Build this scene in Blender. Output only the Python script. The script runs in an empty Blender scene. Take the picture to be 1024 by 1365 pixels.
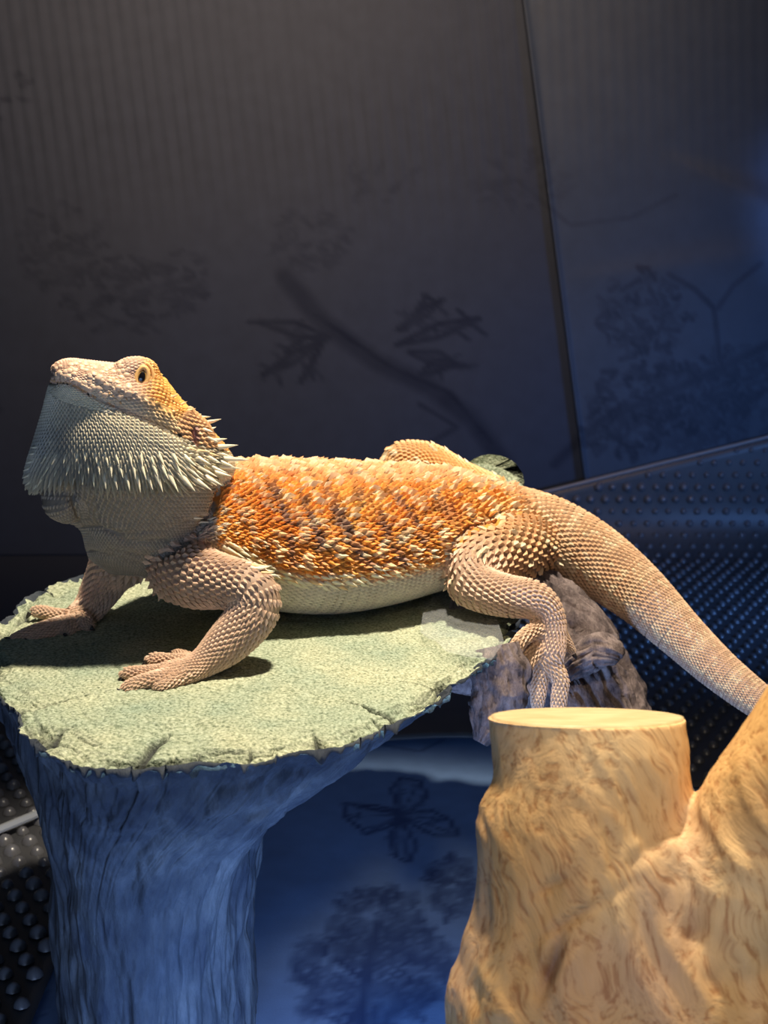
import bpy, math, random
import numpy as np
from mathutils import Vector, kdtree
from mathutils.bvhtree import BVHTree
random.seed(7); rng = np.random.default_rng(7)
SC = bpy.context.scene; COL = SC.collection
PI = math.pi

# ---------------------------------------------------------------- camera
FPX = 1875.0; CAMZ = 0.21; PITCH = math.radians(14)
cd = bpy.data.cameras.new('camera'); cam = bpy.data.objects.new('camera', cd); COL.objects.link(cam)
cam.location = (0, 0, CAMZ); cam.rotation_euler = (PI/2 - PITCH, 0, 0)
cd.sensor_fit = 'VERTICAL'; cd.sensor_height = 24; cd.lens = 24*FPX/1365; cd.clip_start = .01; cd.clip_end = 20
cd.dof.use_dof = True; cd.dof.focus_distance = .60; cd.dof.aperture_fstop = 14
SC.camera = cam
# ---------------------------------------------------------------- world and lights
w = bpy.data.worlds.new('world'); SC.world = w; w.use_nodes = True
bg = w.node_tree.nodes['Background']; bg.inputs[0].default_value = (.24, .34, .52, 1); bg.inputs[1].default_value = .14
def area(name, loc, tgt, size, energy, color, shape='DISK', spread=180):
    l = bpy.data.lights.new(name, 'AREA'); l.shape = shape; l.size = size; l.energy = energy; l.color = color
    l.spread = math.radians(spread)
    o = bpy.data.objects.new(name, l); COL.objects.link(o); o.location = loc
    o.rotation_euler = (Vector(tgt)-Vector(loc)).to_track_quat('-Z', 'Y').to_euler()
    return o
def spotl(name, loc, tgt, size, energy, color, angle, blend=.6):
    l = bpy.data.lights.new(name, 'SPOT'); l.shadow_soft_size = size; l.energy = energy; l.color = color
    l.spot_size = math.radians(angle); l.spot_blend = blend
    o = bpy.data.objects.new(name, l); COL.objects.link(o); o.location = loc
    o.rotation_euler = (Vector(tgt)-Vector(loc)).to_track_quat('-Z', 'Y').to_euler()
    return o
spotl('basking_lamp_light', (.04, .585, .62), (.0, .56, 0), .020, 32, (1, .87, .68), 51, .35)
spotl('front_lamp_light', (.12, .13, .40), (.15, .45, -.03), .03, 4.9, (1, .78, .52), 42, .6)
area('blue_front_fill', (-.1, -.45, -.15), (0, .9, -.2), .7, .9, (.45, .62, 1), spread=100)  # unseen blue fill added low in front
area('low_blue_fill', (-.07, .30, -.165), (-.03, .80, -.15), .05, .24, (.36, .55, 1), spread=130)  # blue fill added below slab level for stump and floor sheet
area('low_blue_fill', (.0, .40, -.15), (.0, .95, -.20), .05, .42, (.28, .50, 1), spread=140)  # second added fill, brightens the blue floor sheet
area('blue_side_fill', (.50, 1.04, -.02), (.12, 1.45, -.04), .12, .50, (.14, .36, 1), spread=120)  # blue fill added for the lower right backdrop
area('warm_wall_fill', (-.05, .3, 1.1), (-.12, 1.44, .44), .4, 2.8, (1, .66, .42), spread=46)  # added warm fill imitating the brownish reflection on the upper backdrop
spotl('crease_glare_fill', (.40, .90, -.05), (.46, 1.44, .17), .02, 17, (.16, .36, 1), 22, 1)  # added blue spot imitating glare streaks along the creases
SC.view_settings.view_transform = 'Standard'; SC.view_settings.look = 'None'
SC.view_settings.exposure = 0; SC.view_settings.gamma = 1; SC.view_settings.use_curve_mapping = False

# ---------------------------------------------------------------- helpers
cosP, sinP = math.cos(PITCH), math.sin(PITCH)
RT = np.array([1., 0, 0]); FW = np.array([0, cosP, -sinP]); UP = np.array([0, sinP, cosP]); CP = np.array([0, 0, CAMZ])
def ray(px, py): return FW + (px-512)/FPX*RT - (py-682.5)/FPX*UP
def W(px, py, d): return CP + d*ray(px, py)
def onz(px, py, z=0.):
    r = ray(px, py); return CP + r*(z-CAMZ)/r[2]
def ony(px, py, y):
    r = ray(px, py); return CP + r*y/r[1]
def nrm(v):
    v = np.asarray(v, float); return v/(np.linalg.norm(v, axis=-1, keepdims=True)+1e-12)
def tag(o, label=None, cat=None, group=None, kind=None):
    for k, v in (('label', label), ('category', cat), ('group', group), ('kind', kind)):
        if v: o[k] = v
    return o
def empty(name, loc, label, cat, group=None):
    o = bpy.data.objects.new(name, None); COL.objects.link(o); o.location = tuple(loc); o.empty_display_size = .02
    return tag(o, label, cat, group)
def build(name, V, F, mat, parent=None, smooth=True, col=None, attrs=None):
    V = np.asarray(V, np.float32).reshape(-1, 3)
    me = bpy.data.meshes.new(name)
    if isinstance(F, np.ndarray):
        k = F.shape[1]; n = len(F)
        me.vertices.add(len(V)); me.vertices.foreach_set('co', V.ravel())
        me.loops.add(n*k); me.loops.foreach_set('vertex_index', F.astype(np.int32).ravel())
        me.polygons.add(n); me.polygons.foreach_set('loop_start', np.arange(0, n*k, k, dtype=np.int32))
        me.update(calc_edges=True); me.validate()
    else:
        me.from_pydata([tuple(map(float, v)) for v in V], [], F); me.update()
    me.polygons.foreach_set('use_smooth', np.full(len(me.polygons), smooth, bool))
    if col is not None: setcol(me, col)
    for k, a in (attrs or {}).items():
        at = me.attributes.new(k, 'FLOAT', 'POINT'); at.data.foreach_set('value', np.asarray(a, np.float32))
    if mat: me.materials.append(mat)
    o = bpy.data.objects.new(name, me); COL.objects.link(o)
    if parent: put(o, parent)
    return o
def setcol(me, col):
    at = me.color_attributes.new('Col', 'FLOAT_COLOR', 'POINT')
    c = np.ones((len(col), 4), np.float32); c[:, :3] = col; at.data.foreach_set('color', c.ravel())
def put(o, parent):            # parent while staying where it stands (parents are only ever moved, never turned)
    o.parent = parent; p = parent; off = Vector((0, 0, 0))
    while p: off += p.location; p = p.parent
    o.matrix_parent_inverse.translation = -off
def hsh(i, j, k, s):
    n = (i*374761393 + j*668265263 + k*1274126177 + s*9176263) & 0x7fffffff
    n = ((n ^ (n >> 13))*1274126177) & 0x7fffffff
    return ((n ^ (n >> 16)) & 0xffff)/65535.
def vnoise(P, s=0):
    P = np.asarray(P, float); I = np.floor(P).astype(np.int64); f = P-I; f = f*f*(3-2*f); r = 0
    for a in (0, 1):
        for b in (0, 1):
            for c in (0, 1):
                wt = (f[:, 0] if a else 1-f[:, 0])*(f[:, 1] if b else 1-f[:, 1])*(f[:, 2] if c else 1-f[:, 2])
                r = r + wt*hsh(I[:, 0]+a, I[:, 1]+b, I[:, 2]+c, s)
    return r*2-1
def fbm(P, o=4, s=0):
    r = 0; a = 1.; t = 0
    for i in range(o): r = r + a*vnoise(np.asarray(P)*2**i+17.3*i, s+i); t += a; a *= .5
    return r/t
def cr(A, n):                  # Catmull-Rom resample of station rows, spaced by arc length of the first three columns
    A = np.asarray(A, float); P = np.vstack([2*A[0]-A[1], A, 2*A[-1]-A[-2]]); out = []
    for i in range(len(A)-1):
        t = np.linspace(0, 1, 16, endpoint=False)[:, None]; p0, p1, p2, p3 = P[i:i+4]
        out.append(.5*(2*p1+(p2-p0)*t+(2*p0-5*p1+4*p2-p3)*t**2+(3*p1-p0-3*p2+p3)*t**3))
    out = np.vstack(out+[A[-1:]]); L = np.r_[0, np.cumsum(np.linalg.norm(np.diff(out[:, :3], axis=0), axis=1))]
    s = np.linspace(0, L[-1], n)
    return np.stack([np.interp(s, L, out[:, k]) for k in range(A.shape[1])], 1), L[-1]
def bvh_of(o):
    me = o.data; return BVHTree.FromPolygons([v.co.copy() for v in me.vertices], [tuple(p.vertices) for p in me.polygons])
def grid_faces(ns, nf, wrap=True):
    i = np.arange(ns-1)[:, None]; j = np.arange(nf if wrap else nf-1)[None]; j2 = (j+1) % nf
    return np.stack([i*nf+j, i*nf+j2, (i+1)*nf+j2, (i+1)*nf+j], -1).reshape(-1, 4)

# ---- node materials
def mat(name, base=(.5, .5, .5), rough=.7, spec=.4, attr=None, sss=0):
    m = bpy.data.materials.new(name); m.use_nodes = True; nt = m.node_tree; b = nt.nodes['Principled BSDF']
    b.inputs['Base Color'].default_value = (*base, 1); b.inputs['Roughness'].default_value = rough
    b.inputs['Specular IOR Level'].default_value = spec
    if attr:
        a = nt.nodes.new('ShaderNodeAttribute'); a.attribute_name = attr; nt.links.new(a.outputs['Color'], b.inputs['Base Color'])
    if sss:
        b.inputs['Subsurface Weight'].default_value = sss; b.inputs['Subsurface Radius'].default_value = (1, .5, .3)
        b.inputs['Subsurface Scale'].default_value = .002
    return m
def N(m, t, **kw):
    n = m.node_tree.nodes.new('ShaderNode'+t)
    for k, v in kw.items():
        if k in n.inputs: n.inputs[k].default_value = v
        else: setattr(n, k, v)
    return n
def Lk(m, a, b): m.node_tree.links.new(a, b)
def coords(m, scale=(1, 1, 1)):
    t = N(m, 'TexCoord'); mp = N(m, 'Mapping'); mp.inputs['Scale'].default_value = scale; Lk(m, t.outputs['Object'], mp.inputs[0]); return mp.outputs[0]
def bump(m, h, strength=.4, dist=.001, prev=None):
    b = N(m, 'Bump', Strength=strength, Distance=dist); Lk(m, h, b.inputs['Height'])
    if prev: Lk(m, prev, b.inputs['Normal'])
    Lk(m, b.outputs[0], m.node_tree.nodes['Principled BSDF'].inputs['Normal']); return b.outputs[0]
def ramp(m, fac, stops):
    r = N(m, 'ValToRGB'); Lk(m, fac, r.inputs[0]); e = r.color_ramp.elements
    while len(e) < len(stops): e.new(.5)
    for el, (p, c) in zip(e, stops): el.position = p; el.color = (*c, 1)
    return r.outputs[0]
def mixc(m, a, b, fac, mode='MIX'):
    x = N(m, 'Mix', data_type='RGBA', blend_type=mode)
    for s, v in ((6, a), (7, b), (0, fac)):
        if isinstance(v, (float, int)): x.inputs[s].default_value = v
        elif isinstance(v, tuple): x.inputs[s].default_value = (*v, 1)
        else: Lk(m, v, x.inputs[s])
    return x.outputs[2]
def tobase(m, s): Lk(m, s, m.node_tree.nodes['Principled BSDF'].inputs['Base Color'])

# ---- glass reflections of a toile print, painted on cloth grids as per-vertex amounts
def refl_paint(UV, strokes):
    refl = np.zeros(len(UV))
    for P, wd, s in strokes:
        P = np.asarray(P, float)
        for a, b in zip(P[:-1], P[1:]):
            lo = np.minimum(a, b)-wd*3; hi = np.maximum(a, b)+wd*3
            ii = np.nonzero((UV[:, 0] > lo[0]) & (UV[:, 0] < hi[0]) & (UV[:, 1] > lo[1]) & (UV[:, 1] < hi[1]))[0]
            if not len(ii): continue
            q = UV[ii]; ab = b-a; t = np.clip(((q-a)@ab)/(ab@ab+1e-12), 0, 1); d = np.linalg.norm(q-a-t[:, None]*ab, axis=1)
            refl[ii] = np.maximum(refl[ii], s*np.clip(1.5-d/wd, 0, 1))
    return refl
def sprig(p, ang, ln, wd, depth, out, spread=.55, leaf=1.):
    p = np.array(p, float); pts = [p]
    for k in range(4):
        ang += random.uniform(-.18, .18); p = p+ln/4*np.array([math.cos(ang), math.sin(ang)]); pts.append(p)
    out.append((pts, wd, .8))
    if depth == 0:
        for k in range(int(5*leaf)):
            a = random.uniform(0, 2*PI); q = pts[random.randint(1, 4)]+np.array([math.cos(a), math.sin(a)])*ln*.25
            out.append(([q, q+ln*.22*np.array([math.cos(a), math.sin(a)])], wd*1.6, random.uniform(.5, 1)))
        return
    for k in range(3):
        sprig(pts[k+2], ang+random.choice((-1, 1))*random.uniform(.3, 1)*spread*1.6, ln*random.uniform(.55, .8), wd*.75, depth-1, out, spread, leaf)
def butterfly(c, s, rot, out, wd):
    c = np.array(c); R = np.array([[math.cos(rot), -math.sin(rot)], [math.sin(rot), math.cos(rot)]])
    T = lambda x, y: c+R@(np.array([x, y])*s)
    out.append(([T(0, -.35), T(0, .35)], wd*1.8, 1))
    for sg in (-1, 1):
        up = [T(sg*x, y) for x, y in ((0, .1), (.35, .55), (.9, .8), (1.05, .6), (.8, .2), (.4, 0), (0, .0))]
        lo = [T(sg*x, y) for x, y in ((0, 0), (.45, -.05), (.7, -.35), (.5, -.7), (.2, -.55), (0, -.1))]
        out.append((up, wd, .9)); out.append((lo, wd, .8))
        for k in range(1, 6): out.append(([T(0, .05), up[k]*.85+c*.15], wd*.6, .6))
        for k in range(1, 5): out.append(([T(0, -.05), lo[k]*.85+c*.15], wd*.6, .6))
        for k in range(14):
            q = T(sg*random.uniform(.3, .9), random.uniform(.1, .65)); out.append(([q, q+.05*s], wd, .7))
        out.append(([T(0, .35), T(sg*.2, .75)], wd*.6, .7))

# ================================================================ SETTING
FLZ = -.20; WY = 1.46
def cloth_mat(name, base, refl, rough=.6, spec=.35):
    m = mat(name, base, rough, spec); a = N(m, 'Attribute', attribute_name='refl')
    n = N(m, 'TexNoise', Scale=60., Detail=4.); Lk(m, coords(m), n.inputs['Vector'])
    c = mixc(m, base, tuple(x*.7 for x in base), n.outputs[0])
    tobase(m, mixc(m, c, refl, a.outputs['Fac']))
    wv = N(m, 'TexNoise', Scale=900., Detail=2.); Lk(m, coords(m), wv.inputs['Vector']); bump(m, wv.outputs[0], .15, .0006)
    return m
M_wall = mat('liner_black', (.012, .014, .018), .6)
M_backL = cloth_mat('backdrop_cloth', (.036, .048, .072), (.006, .010, .022), .75, .2)
M_backR = cloth_mat('backdrop_cloth_sheen', (.042, .060, .088), (.004, .007, .018), .62, .3)
M_front = cloth_mat('blue_reflection', (.20, .33, .60), (.02, .04, .14), .6, .25)  # blue of the glass reflection used as the sheet's base colour

def box(name, a, b, m, kind='structure'):
    x0, y0, z0 = a; x1, y1, z1 = b
    V = [(x0, y0, z0), (x1, y0, z0), (x1, y1, z0), (x0, y1, z0), (x0, y0, z1), (x1, y0, z1), (x1, y1, z1), (x0, y1, z1)]
    o = build(name, V, [(0, 3, 2, 1), (4, 5, 6, 7), (0, 1, 5, 4), (1, 2, 6, 5), (2, 3, 7, 6), (3, 0, 4, 7)], m, smooth=False)
    o['kind'] = kind; return o
box('floor', (-.6, .22, FLZ-.02), (.6, WY+.03, FLZ), mat('tank_floor', (.032, .042, .065), .6))
box('wall_back', (-.6, WY, FLZ), (.6, WY+.03, .72), M_wall)
box('wall_left', (-.62, .22, FLZ-.02), (-.6, WY+.03, .72), M_wall)
box('wall_right', (.6, .22, FLZ-.02), (.62, WY+.03, .72), M_wall)

# backdrop sheets, hung against the wall, seam from (695,0) to (778,640)
def seam_x(z):
    a = ony(695, 0, WY); b = ony(778, 640, WY); return a[0]+(z-a[2])/(b[2]-a[2])*(b[0]-a[0])
def px_wall(px, py): p = ony(px, py, WY-.012); return np.array([p[0], p[2]])
strokes = []  # print reflected in the front glass, painted onto the sheets
def pl(pts, wd, s=.85): strokes.append(([px_wall(*p) for p in pts], wd*1.25, s))
pl([(380, 370), (430, 430), (500, 482), (570, 515), (630, 560), (670, 615), (690, 680)], .0075, .75)
pl([(420, 420), (520, 490), (600, 525), (655, 590)], .003, 1)
pl([(560, 540), (610, 570), (560, 600)], .002, .7)
for x0, y0, x1, y1 in ((440, 450, 380, 470), (440, 450, 345, 430), (430, 455, 350, 500), (430, 455, 400, 510), (530, 440, 590, 400), (530, 460, 640, 425), (545, 470, 615, 490), (540, 440, 570, 395), (560, 500, 600, 480)):
    mx, my = (x0+x1)/2, (y0+y1)/2
    pl([(x0, y0), (mx+random.uniform(-9, 9), my-10), (x1, y1)], .0022, .9); pl([(x0, y0), (mx, my+8), (x1, y1)], .0022, .8)
    for k in range(7):
        t = random.uniform(.3, 1); x = x0+(x1-x0)*t; y = y0+(y1-y0)*t
        pl([(x, y), (x+random.uniform(-22, 22), y+random.uniform(-16, 22))], .0018, random.uniform(.4, .9))
def blob(cx, cy, rx, ry, n, wd=.002, s=.9):
    for k in range(n):
        a = random.uniform(0, 2*PI); r = math.sqrt(random.random()); x = cx+rx*r*math.cos(a); y = cy+ry*r*math.sin(a)
        pl([(x, y), (x+random.uniform(-10, 10), y+random.uniform(-8, 8)), (x+random.uniform(-14, 14), y+random.uniform(-10, 10))], wd, random.uniform(.3, 1)*s)
blob(410, 320, 50, 45, 60, s=.5); blob(80, 330, 60, 60, 70, s=.45); blob(170, 390, 90, 50, 110, s=.6); blob(250, 380, 30, 50, 30, s=.6)
blob(500, 240, 60, 30, 20, s=.4); blob(860, 420, 60, 60, 110, s=.8); blob(900, 530, 110, 45, 170, .0024, .9)
blob(980, 500, 60, 40, 90, s=.8); blob(830, 570, 60, 40, 80, s=.9); blob(960, 580, 80, 30, 80, s=.7); blob(700, 240, 70, 40, 40, s=.35)
pl([(890, 365), (925, 385), (950, 410), (955, 450), (958, 480)], .0022, .7); pl([(1010, 350), (975, 380), (955, 410)], .0022, .6)
pl([(740, 620), (800, 560), (870, 530), (960, 490), (1040, 450)], .004, .7); pl([(690, 240), (760, 300), (840, 290), (900, 260)], .0018, .35)
for k in range(26):            # rest of the painted reflection, out of frame too
    x = random.choice((random.uniform(-250, -20), random.uniform(1050, 1300))); blob(x, random.uniform(100, 700), 60, 50, 30, s=.7)
def sheet(name, x_of, x_far, y0, m, ribs, label, flip):
    nx, nz = 190, 330; z = np.linspace(FLZ, .70, nz); t = np.linspace(0, 1, nx)
    Z = np.repeat(z, nx); E = np.array([x_of(q) for q in z]); X = (E[:, None]*(1-t)+x_far*t).ravel(); T = np.tile(t, nz)
    P = np.stack([X, 0*X, Z], 1)
    Y = y0+.004*fbm(P*np.array([7, 1, 4]), 3, 5)
    if ribs: Y = Y+.0016*np.sin((X+.10*Z)*2*PI/.0135)*np.clip((Z-.10)/.15, 0, 1)*(.6+.4*vnoise(P*9, 3))
    else:
        Y = Y+.0002*np.sin((X+.08*Z)*2*PI/.0125)*np.clip((Z-.12)/.15, 0, 1)
        for (p, q, hgt, wdt) in ((px_wall(880, 205), px_wall(1130, 330), .016, .016), (px_wall(740, 375), px_wall(1130, 335), .008, .02)):
            ab = q-p; L = np.linalg.norm(ab); ab = ab/L; r = np.stack([X, Z], 1)-p; al = r@ab; ac = r@np.array([-ab[1], ab[0]])
            g = np.clip(al/L, 0, 1)
            Y = Y-hgt*g*np.where(ac > 0, np.exp(-(ac/(wdt*1.3*(.25+g)))**2), np.exp(-(ac/(wdt*3.2*(.25+g)))**2))
        Y = Y-.004*np.exp(-(T*abs(x_far)/.004)**2)
    UV = np.stack([X, Z], 1); refl = refl_paint(UV, strokes)*(.8+.2*fbm(P*60, 2, 9))
    F = grid_faces(nz, nx, False)
    if flip: F = F[:, ::-1].copy()
    o = build(name, np.stack([X, Y, Z], 1), F, m, attrs={'refl': refl})
    md = o.modifiers.new('thick', 'SOLIDIFY'); md.thickness = .0012; md.offset = 1 if flip else 1
    tag(o, label, 'backdrop', None); return o
sheet('backdrop_sheet', lambda z: seam_x(z)+.02, -.598, WY-.009, M_backL, True, 'dark ribbed backdrop sheet with faint reflected branches painted on it behind the lizard, left of the seam', False)
sheet('backdrop_sheet', seam_x, .598, WY-.017, M_backR, False, 'dark creased backdrop sheet with bluish sheen and a painted-on reflected print, right of the seam', True)

# added blue sheet on the floor, painted with the print reflected in the glass
def px_floor(px, py): p = onz(px, py, FLZ+.004); return np.array([p[0], p[1]])
strokes = []
def fl(pts, wd, s=.9): strokes.append(([px_floor(*p) for p in pts], wd*1.25, s))
def wing(pts, c):
    fl(pts+[pts[0]], .0012, .95)
    for p in pts: fl([c, (p[0]*.9+c[0]*.1, p[1]*.9+c[1]*.1)], .0008, .7)
    for k in range(30):
        a = random.choice(pts); t = random.uniform(.4, .95); x = c[0]+(a[0]-c[0])*t; y = c[1]+(a[1]-c[1])*t
        fl([(x, y), (x+random.uniform(-9, 9), y+random.uniform(-5, 5))], .0013, random.uniform(.3, .8))
c = (533, 1085)
wing([(533, 1080), (500, 1072), (458, 1070), (460, 1088), (490, 1110), (520, 1100)], c)
wing([(533, 1080), (522, 1050), (535, 1035), (560, 1040), (570, 1060), (550, 1078)], c)
wing([(540, 1083), (575, 1078), (600, 1092), (612, 1112), (580, 1112), (550, 1098)], c)
wing([(530, 1092), (540, 1100), (556, 1125), (545, 1148), (528, 1140), (520, 1115)], c)
fl([(525, 1078), (541, 1094)], .003, 1); fl([(470, 1072), (525, 1082)], .0015, 1)
def fblob(cx, cy, rx, ry, n, wd=.0016, s=.95):
    for k in range(n):
        a = random.uniform(0, 2*PI); r = math.sqrt(random.random())**.8; x = cx+rx*r*math.cos(a); y = cy+ry*r*math.sin(a)
        fl([(x, y), (x+random.uniform(-9, 9), y+random.uniform(-9, 9)), (x+random.uniform(-13, 13), y+random.uniform(-12, 12))], wd, random.uniform(.3, 1)*s)
fblob(505, 1235, 62, 55, 230); fblob(440, 1285, 50, 35, 130); fblob(545, 1290, 60, 50, 180); fblob(600, 1180, 35, 40, 90, s=.9); fblob(480, 1340, 80, 30, 130)
fl([(483, 1400), (482, 1350), (490, 1290), (505, 1230)], .003, 1); fl([(488, 1310), (450, 1280)], .002, 1); fl([(492, 1290), (550, 1260)], .002, 1)
fl([(500, 990), (560, 1000), (590, 985)], .0014, .6); fblob(20, 1200, 45, 90, 160, s=.8); fblob(10, 1330, 50, 60, 90, s=.8)
fblob(860, 1400, 200, 60, 60); fblob(-120, 1300, 90, 120, 100); fblob(250, 1500, 250, 60, 200)
nx, ny = 400, 270; X, Y = np.meshgrid(np.linspace(-.59, .59, nx), np.linspace(.30, 1.08, ny)); X = X.ravel(); Y = Y.ravel()
P = np.stack([X, Y, 0*X], 1)
Z = FLZ+.004+.002*fbm(P*9, 3, 4)
o = build('reflection_cloth', np.stack([X, Y, Z], 1), grid_faces(ny, nx, False), M_front, attrs={'refl': refl_paint(np.stack([X, Y], 1), strokes)*(.8+.2*fbm(P*70, 2, 2))})
md = o.modifiers.new('thick', 'SOLIDIFY'); md.thickness = .001
tag(o, 'added blue sheet below the stump, painted with a glass reflection of trees and a butterfly', 'cloth')

# bumpy mat: lies at the back, climbs the rear wall
M_mat = mat('mat_rubber', (.035, .038, .045), .45, .5)
n_ = N(M_mat, 'TexNoise', Scale=40., Detail=5.); Lk(M_mat, coords(M_mat), n_.inputs['Vector']); tobase(M_mat, mixc(M_mat, (.022, .026, .034), (.07, .068, .07), n_.outputs[0]))
M_bump = mat('mat_nub', (.10, .10, .11), .28, .6)
M_edge = mat('mat_rim', (.20, .19, .19), .4, .5)
a0 = onz(930, 1045, FLZ)[1]; a1 = onz(600, 985, FLZ)[1]
def mfront(x): t = min(1, max(0, (x-.08)/.12)); return a1+(a0-a1)*t*t*(3-2*t)+.006*math.sin(x*30)
mat_root = empty('textured_mat', (0, .95, FLZ), 'dark bumpy rubber mat behind the lizard tail, curling up the rear wall', 'mat')
def mtop(x):   # height of the far edge on the wall
    a = ony(740, 655, WY-.03); b = ony(1024, 585, WY-.03); return a[2]+(x-a[0])*(b[2]-a[2])/(b[0]-a[0])
def mat_front(x):
    a = onz(930, 1040, FLZ); return np.where(x > -.05, a[1]+.004*np.sin(x*40), .30 if False else a[1]-.0*x)
def mat_pt(x, v):   # v: distance along the sheet from the wall foot (positive towards the camera), negative = up the wall
    x = np.asarray(x, float); v = np.asarray(v, float); R = .05
    yc = WY-.022
    up = -v; a = np.clip((v+R)/(R*PI/2), 0, 1)*PI/2      # bend
    y = np.where(v > -R+R*PI/2, yc-R-(v+R-R*PI/2), yc-R*(1-np.cos(a)))
    z = np.where(v < -R, FLZ+.009+R+(-v-R), np.where(v > -R+R*PI/2, FLZ+.009, FLZ+.009+R*(1-np.sin(a))))
    ny_ = np.where(v < -R, -1, np.where(v > -R+R*PI/2, 0, -np.cos(a))); nz_ = np.where(v < -R, 0, np.where(v > -R+R*PI/2, 1, np.sin(a)))
    return np.stack([x, y, z], -1), np.stack([0*x, ny_, nz_], -1)
xs = np.linspace(-.17, .59, 120); MV = []; nv = 60
for x in xs:
    vmin = -(max(.02, mtop(x)-FLZ-.009)); vmax = (WY-.022)-mfront(x)
    MV.append(mat_pt(np.full(nv, x), np.linspace(vmin, vmax, nv))[0])
MV = np.array(MV); MV[:, :, 2] += .0015*fbm(MV.reshape(-1, 3)*8, 2, 8).reshape(len(xs), nv)*0
o = build('mat_sheet', MV.reshape(-1, 3), grid_faces(len(xs), nv, False), M_mat, mat_root); md = o.modifiers.new('t', 'SOLIDIFY'); md.thickness = .0015; md.offset = -1
# nubs in a staggered lattice
sp = .0150; hv = []; hf = []
ang = np.arange(8)*PI/4; dome = [(1., 0.), (.8, .55), (.42, .88)]
row = 0; v = -.20
while v < .95:
    for x in np.arange(-.165+(row % 2)*sp/2, .585, sp):
        vmin = -(max(.02, mtop(x)-FLZ-.009)); vmax = (WY-.022)-mfront(x)
        if v < vmin+.006 or v > vmax-.006: continue
        if -.16 < x < .10 and .3 < v: continue
        p, n = mat_pt(x+random.uniform(-.0006, .0006), v); r = .0038*random.uniform(.85, 1.15)
        if v < -.045: r *= max(.35, min(1, .35+(v+.19)*6)) if v < -.08 else 1.25
        t1 = np.array([1., 0, 0]); t2 = np.cross(n, t1); b0 = sum(len(q) for q in hv)
        ring = [p+r*c_*(np.cos(a_)*t1+np.sin(a_)*t2)+r*.95*h_*n for c_, h_ in dome for a_ in ang]+[p+r*n]
        hv.append(ring)
        for k in range(2):
            for j in range(8): hf.append((b0+k*8+j, b0+k*8+(j+1) % 8, b0+k*8+8+(j+1) % 8, b0+k*8+8+j))
        for j in range(8): hf.append((b0+16+j, b0+16+(j+1) % 8, b0+24))
    v += sp*.87; row += 1
o = build('nubs', np.vstack(hv), hf, M_bump, mat_root); o['kind'] = 'stuff'
# second, smaller piece of the same mat at the left front
r2 = empty('textured_mat', (-.38, .8, FLZ), 'small piece of dark bumpy mat at the far left below the stump rim', 'mat')
gx, gy = np.meshgrid(np.linspace(-.55, -.17, 60), np.linspace(.30, 1.10, 80)); PL = np.stack([gx.ravel(), gy.ravel(), 0*gx.ravel()], 1); PL[:, 2] = FLZ+.0085+.001*fbm(PL*8, 2, 5)
o = build('mat_sheet', PL, grid_faces(80, 60, False), M_mat, r2); md = o.modifiers.new('t', 'SOLIDIFY'); md.thickness = .0015; md.offset = -1
nv_ = []; nf_ = []
for iy in range(64):
    for ix in range(26):
        p = np.array([-.545+ix*sp+(iy % 2)*sp/2, .31+iy*sp*.87, FLZ+.009])
        if p[0] > gx.max()-.005 or p[1] > 1.09: continue
        r = .0048*random.uniform(.8, 1.15); b0 = len(nv_)
        nv_ += [p+np.array([r*c_*math.cos(a_), r*c_*math.sin(a_), r*.95*h_]) for c_, h_ in dome for a_ in ang]+[p+np.array([0, 0, r])]
        for k in range(2):
            for j in range(8): nf_.append((b0+k*8+j, b0+k*8+(j+1) % 8, b0+k*8+8+(j+1) % 8, b0+k*8+8+j))
        for j in range(8): nf_.append((b0+16+j, b0+16+(j+1) % 8, b0+24))
o = build('nubs', nv_, nf_, M_bump, r2); o['kind'] = 'stuff'
# rim along the upper edge
RV = []
for x in xs:
    p, n = mat_pt(x, -(max(.02, mtop(x)-FLZ-.009)))
    RV.append([p+.0022*(math.cos(t)*np.array([0, 1., 0])+math.sin(t)*np.array([0, 0, 1.])) for t in np.arange(8)*PI/4])
build('rim', np.array(RV).reshape(-1, 3), grid_faces(len(xs), 8), M_edge, mat_root)

# thin metal track on the floor at the left
a = onz(-160, 1170, FLZ+.016); b = onz(62, 1078, FLZ+.016); u = nrm(b-a); s_ = np.cross(u, [0, 0, 1]); V = []
for q in (a, b):
    for (i, k) in ((-1, 0), (1, 0), (1, .4), (.4, 1), (-.4, 1), (-1, .4)): V.append(q+s_*i*.0026+np.array([0, 0, k*.0035-.002]))
o = build('floor_track', V, [(0, 1, 7, 6), (1, 2, 8, 7), (2, 3, 9, 8), (3, 4, 10, 9), (4, 5, 11, 10), (5, 0, 6, 11), (5, 4, 3, 2, 1, 0), (6, 7, 8, 9, 10, 11)], mat('track_metal', (.30, .32, .35), .3, .6), smooth=False)
tag(o, 'thin grey metal track lying on the bumpy mat left of the stump', 'track')

# ================================================================ STUMP
M_top = mat('sawn_face', (.3, .3, .2), .85, .25)
co = coords(M_top); n1 = N(M_top, 'TexNoise', Scale=800., Detail=3.); n2 = N(M_top, 'TexNoise', Scale=28., Detail=5.); Lk(M_top, co, n1.inputs['Vector']); Lk(M_top, co, n2.inputs['Vector'])
c1 = ramp(M_top, n1.outputs[0], [(.30, (.20, .23, .15)), (.5, (.46, .48, .35)), (.70, (.68, .69, .53))])
c2 = ramp(M_top, n2.outputs[0], [(.3, (.62, .74, .74)), (.7, (1, 1, .92))])
a = N(M_top, 'Attribute', attribute_name='dark')
tobase(M_top, mixc(M_top, mixc(M_top, c1, c2, 1., 'MULTIPLY'), (.05, .055, .05), a.outputs['Fac']))
n3 = N(M_top, 'TexNoise', Scale=700., Detail=2.); Lk(M_top, co, n3.inputs['Vector']); bump(M_top, n3.outputs[0], .9, .0012)
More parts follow.
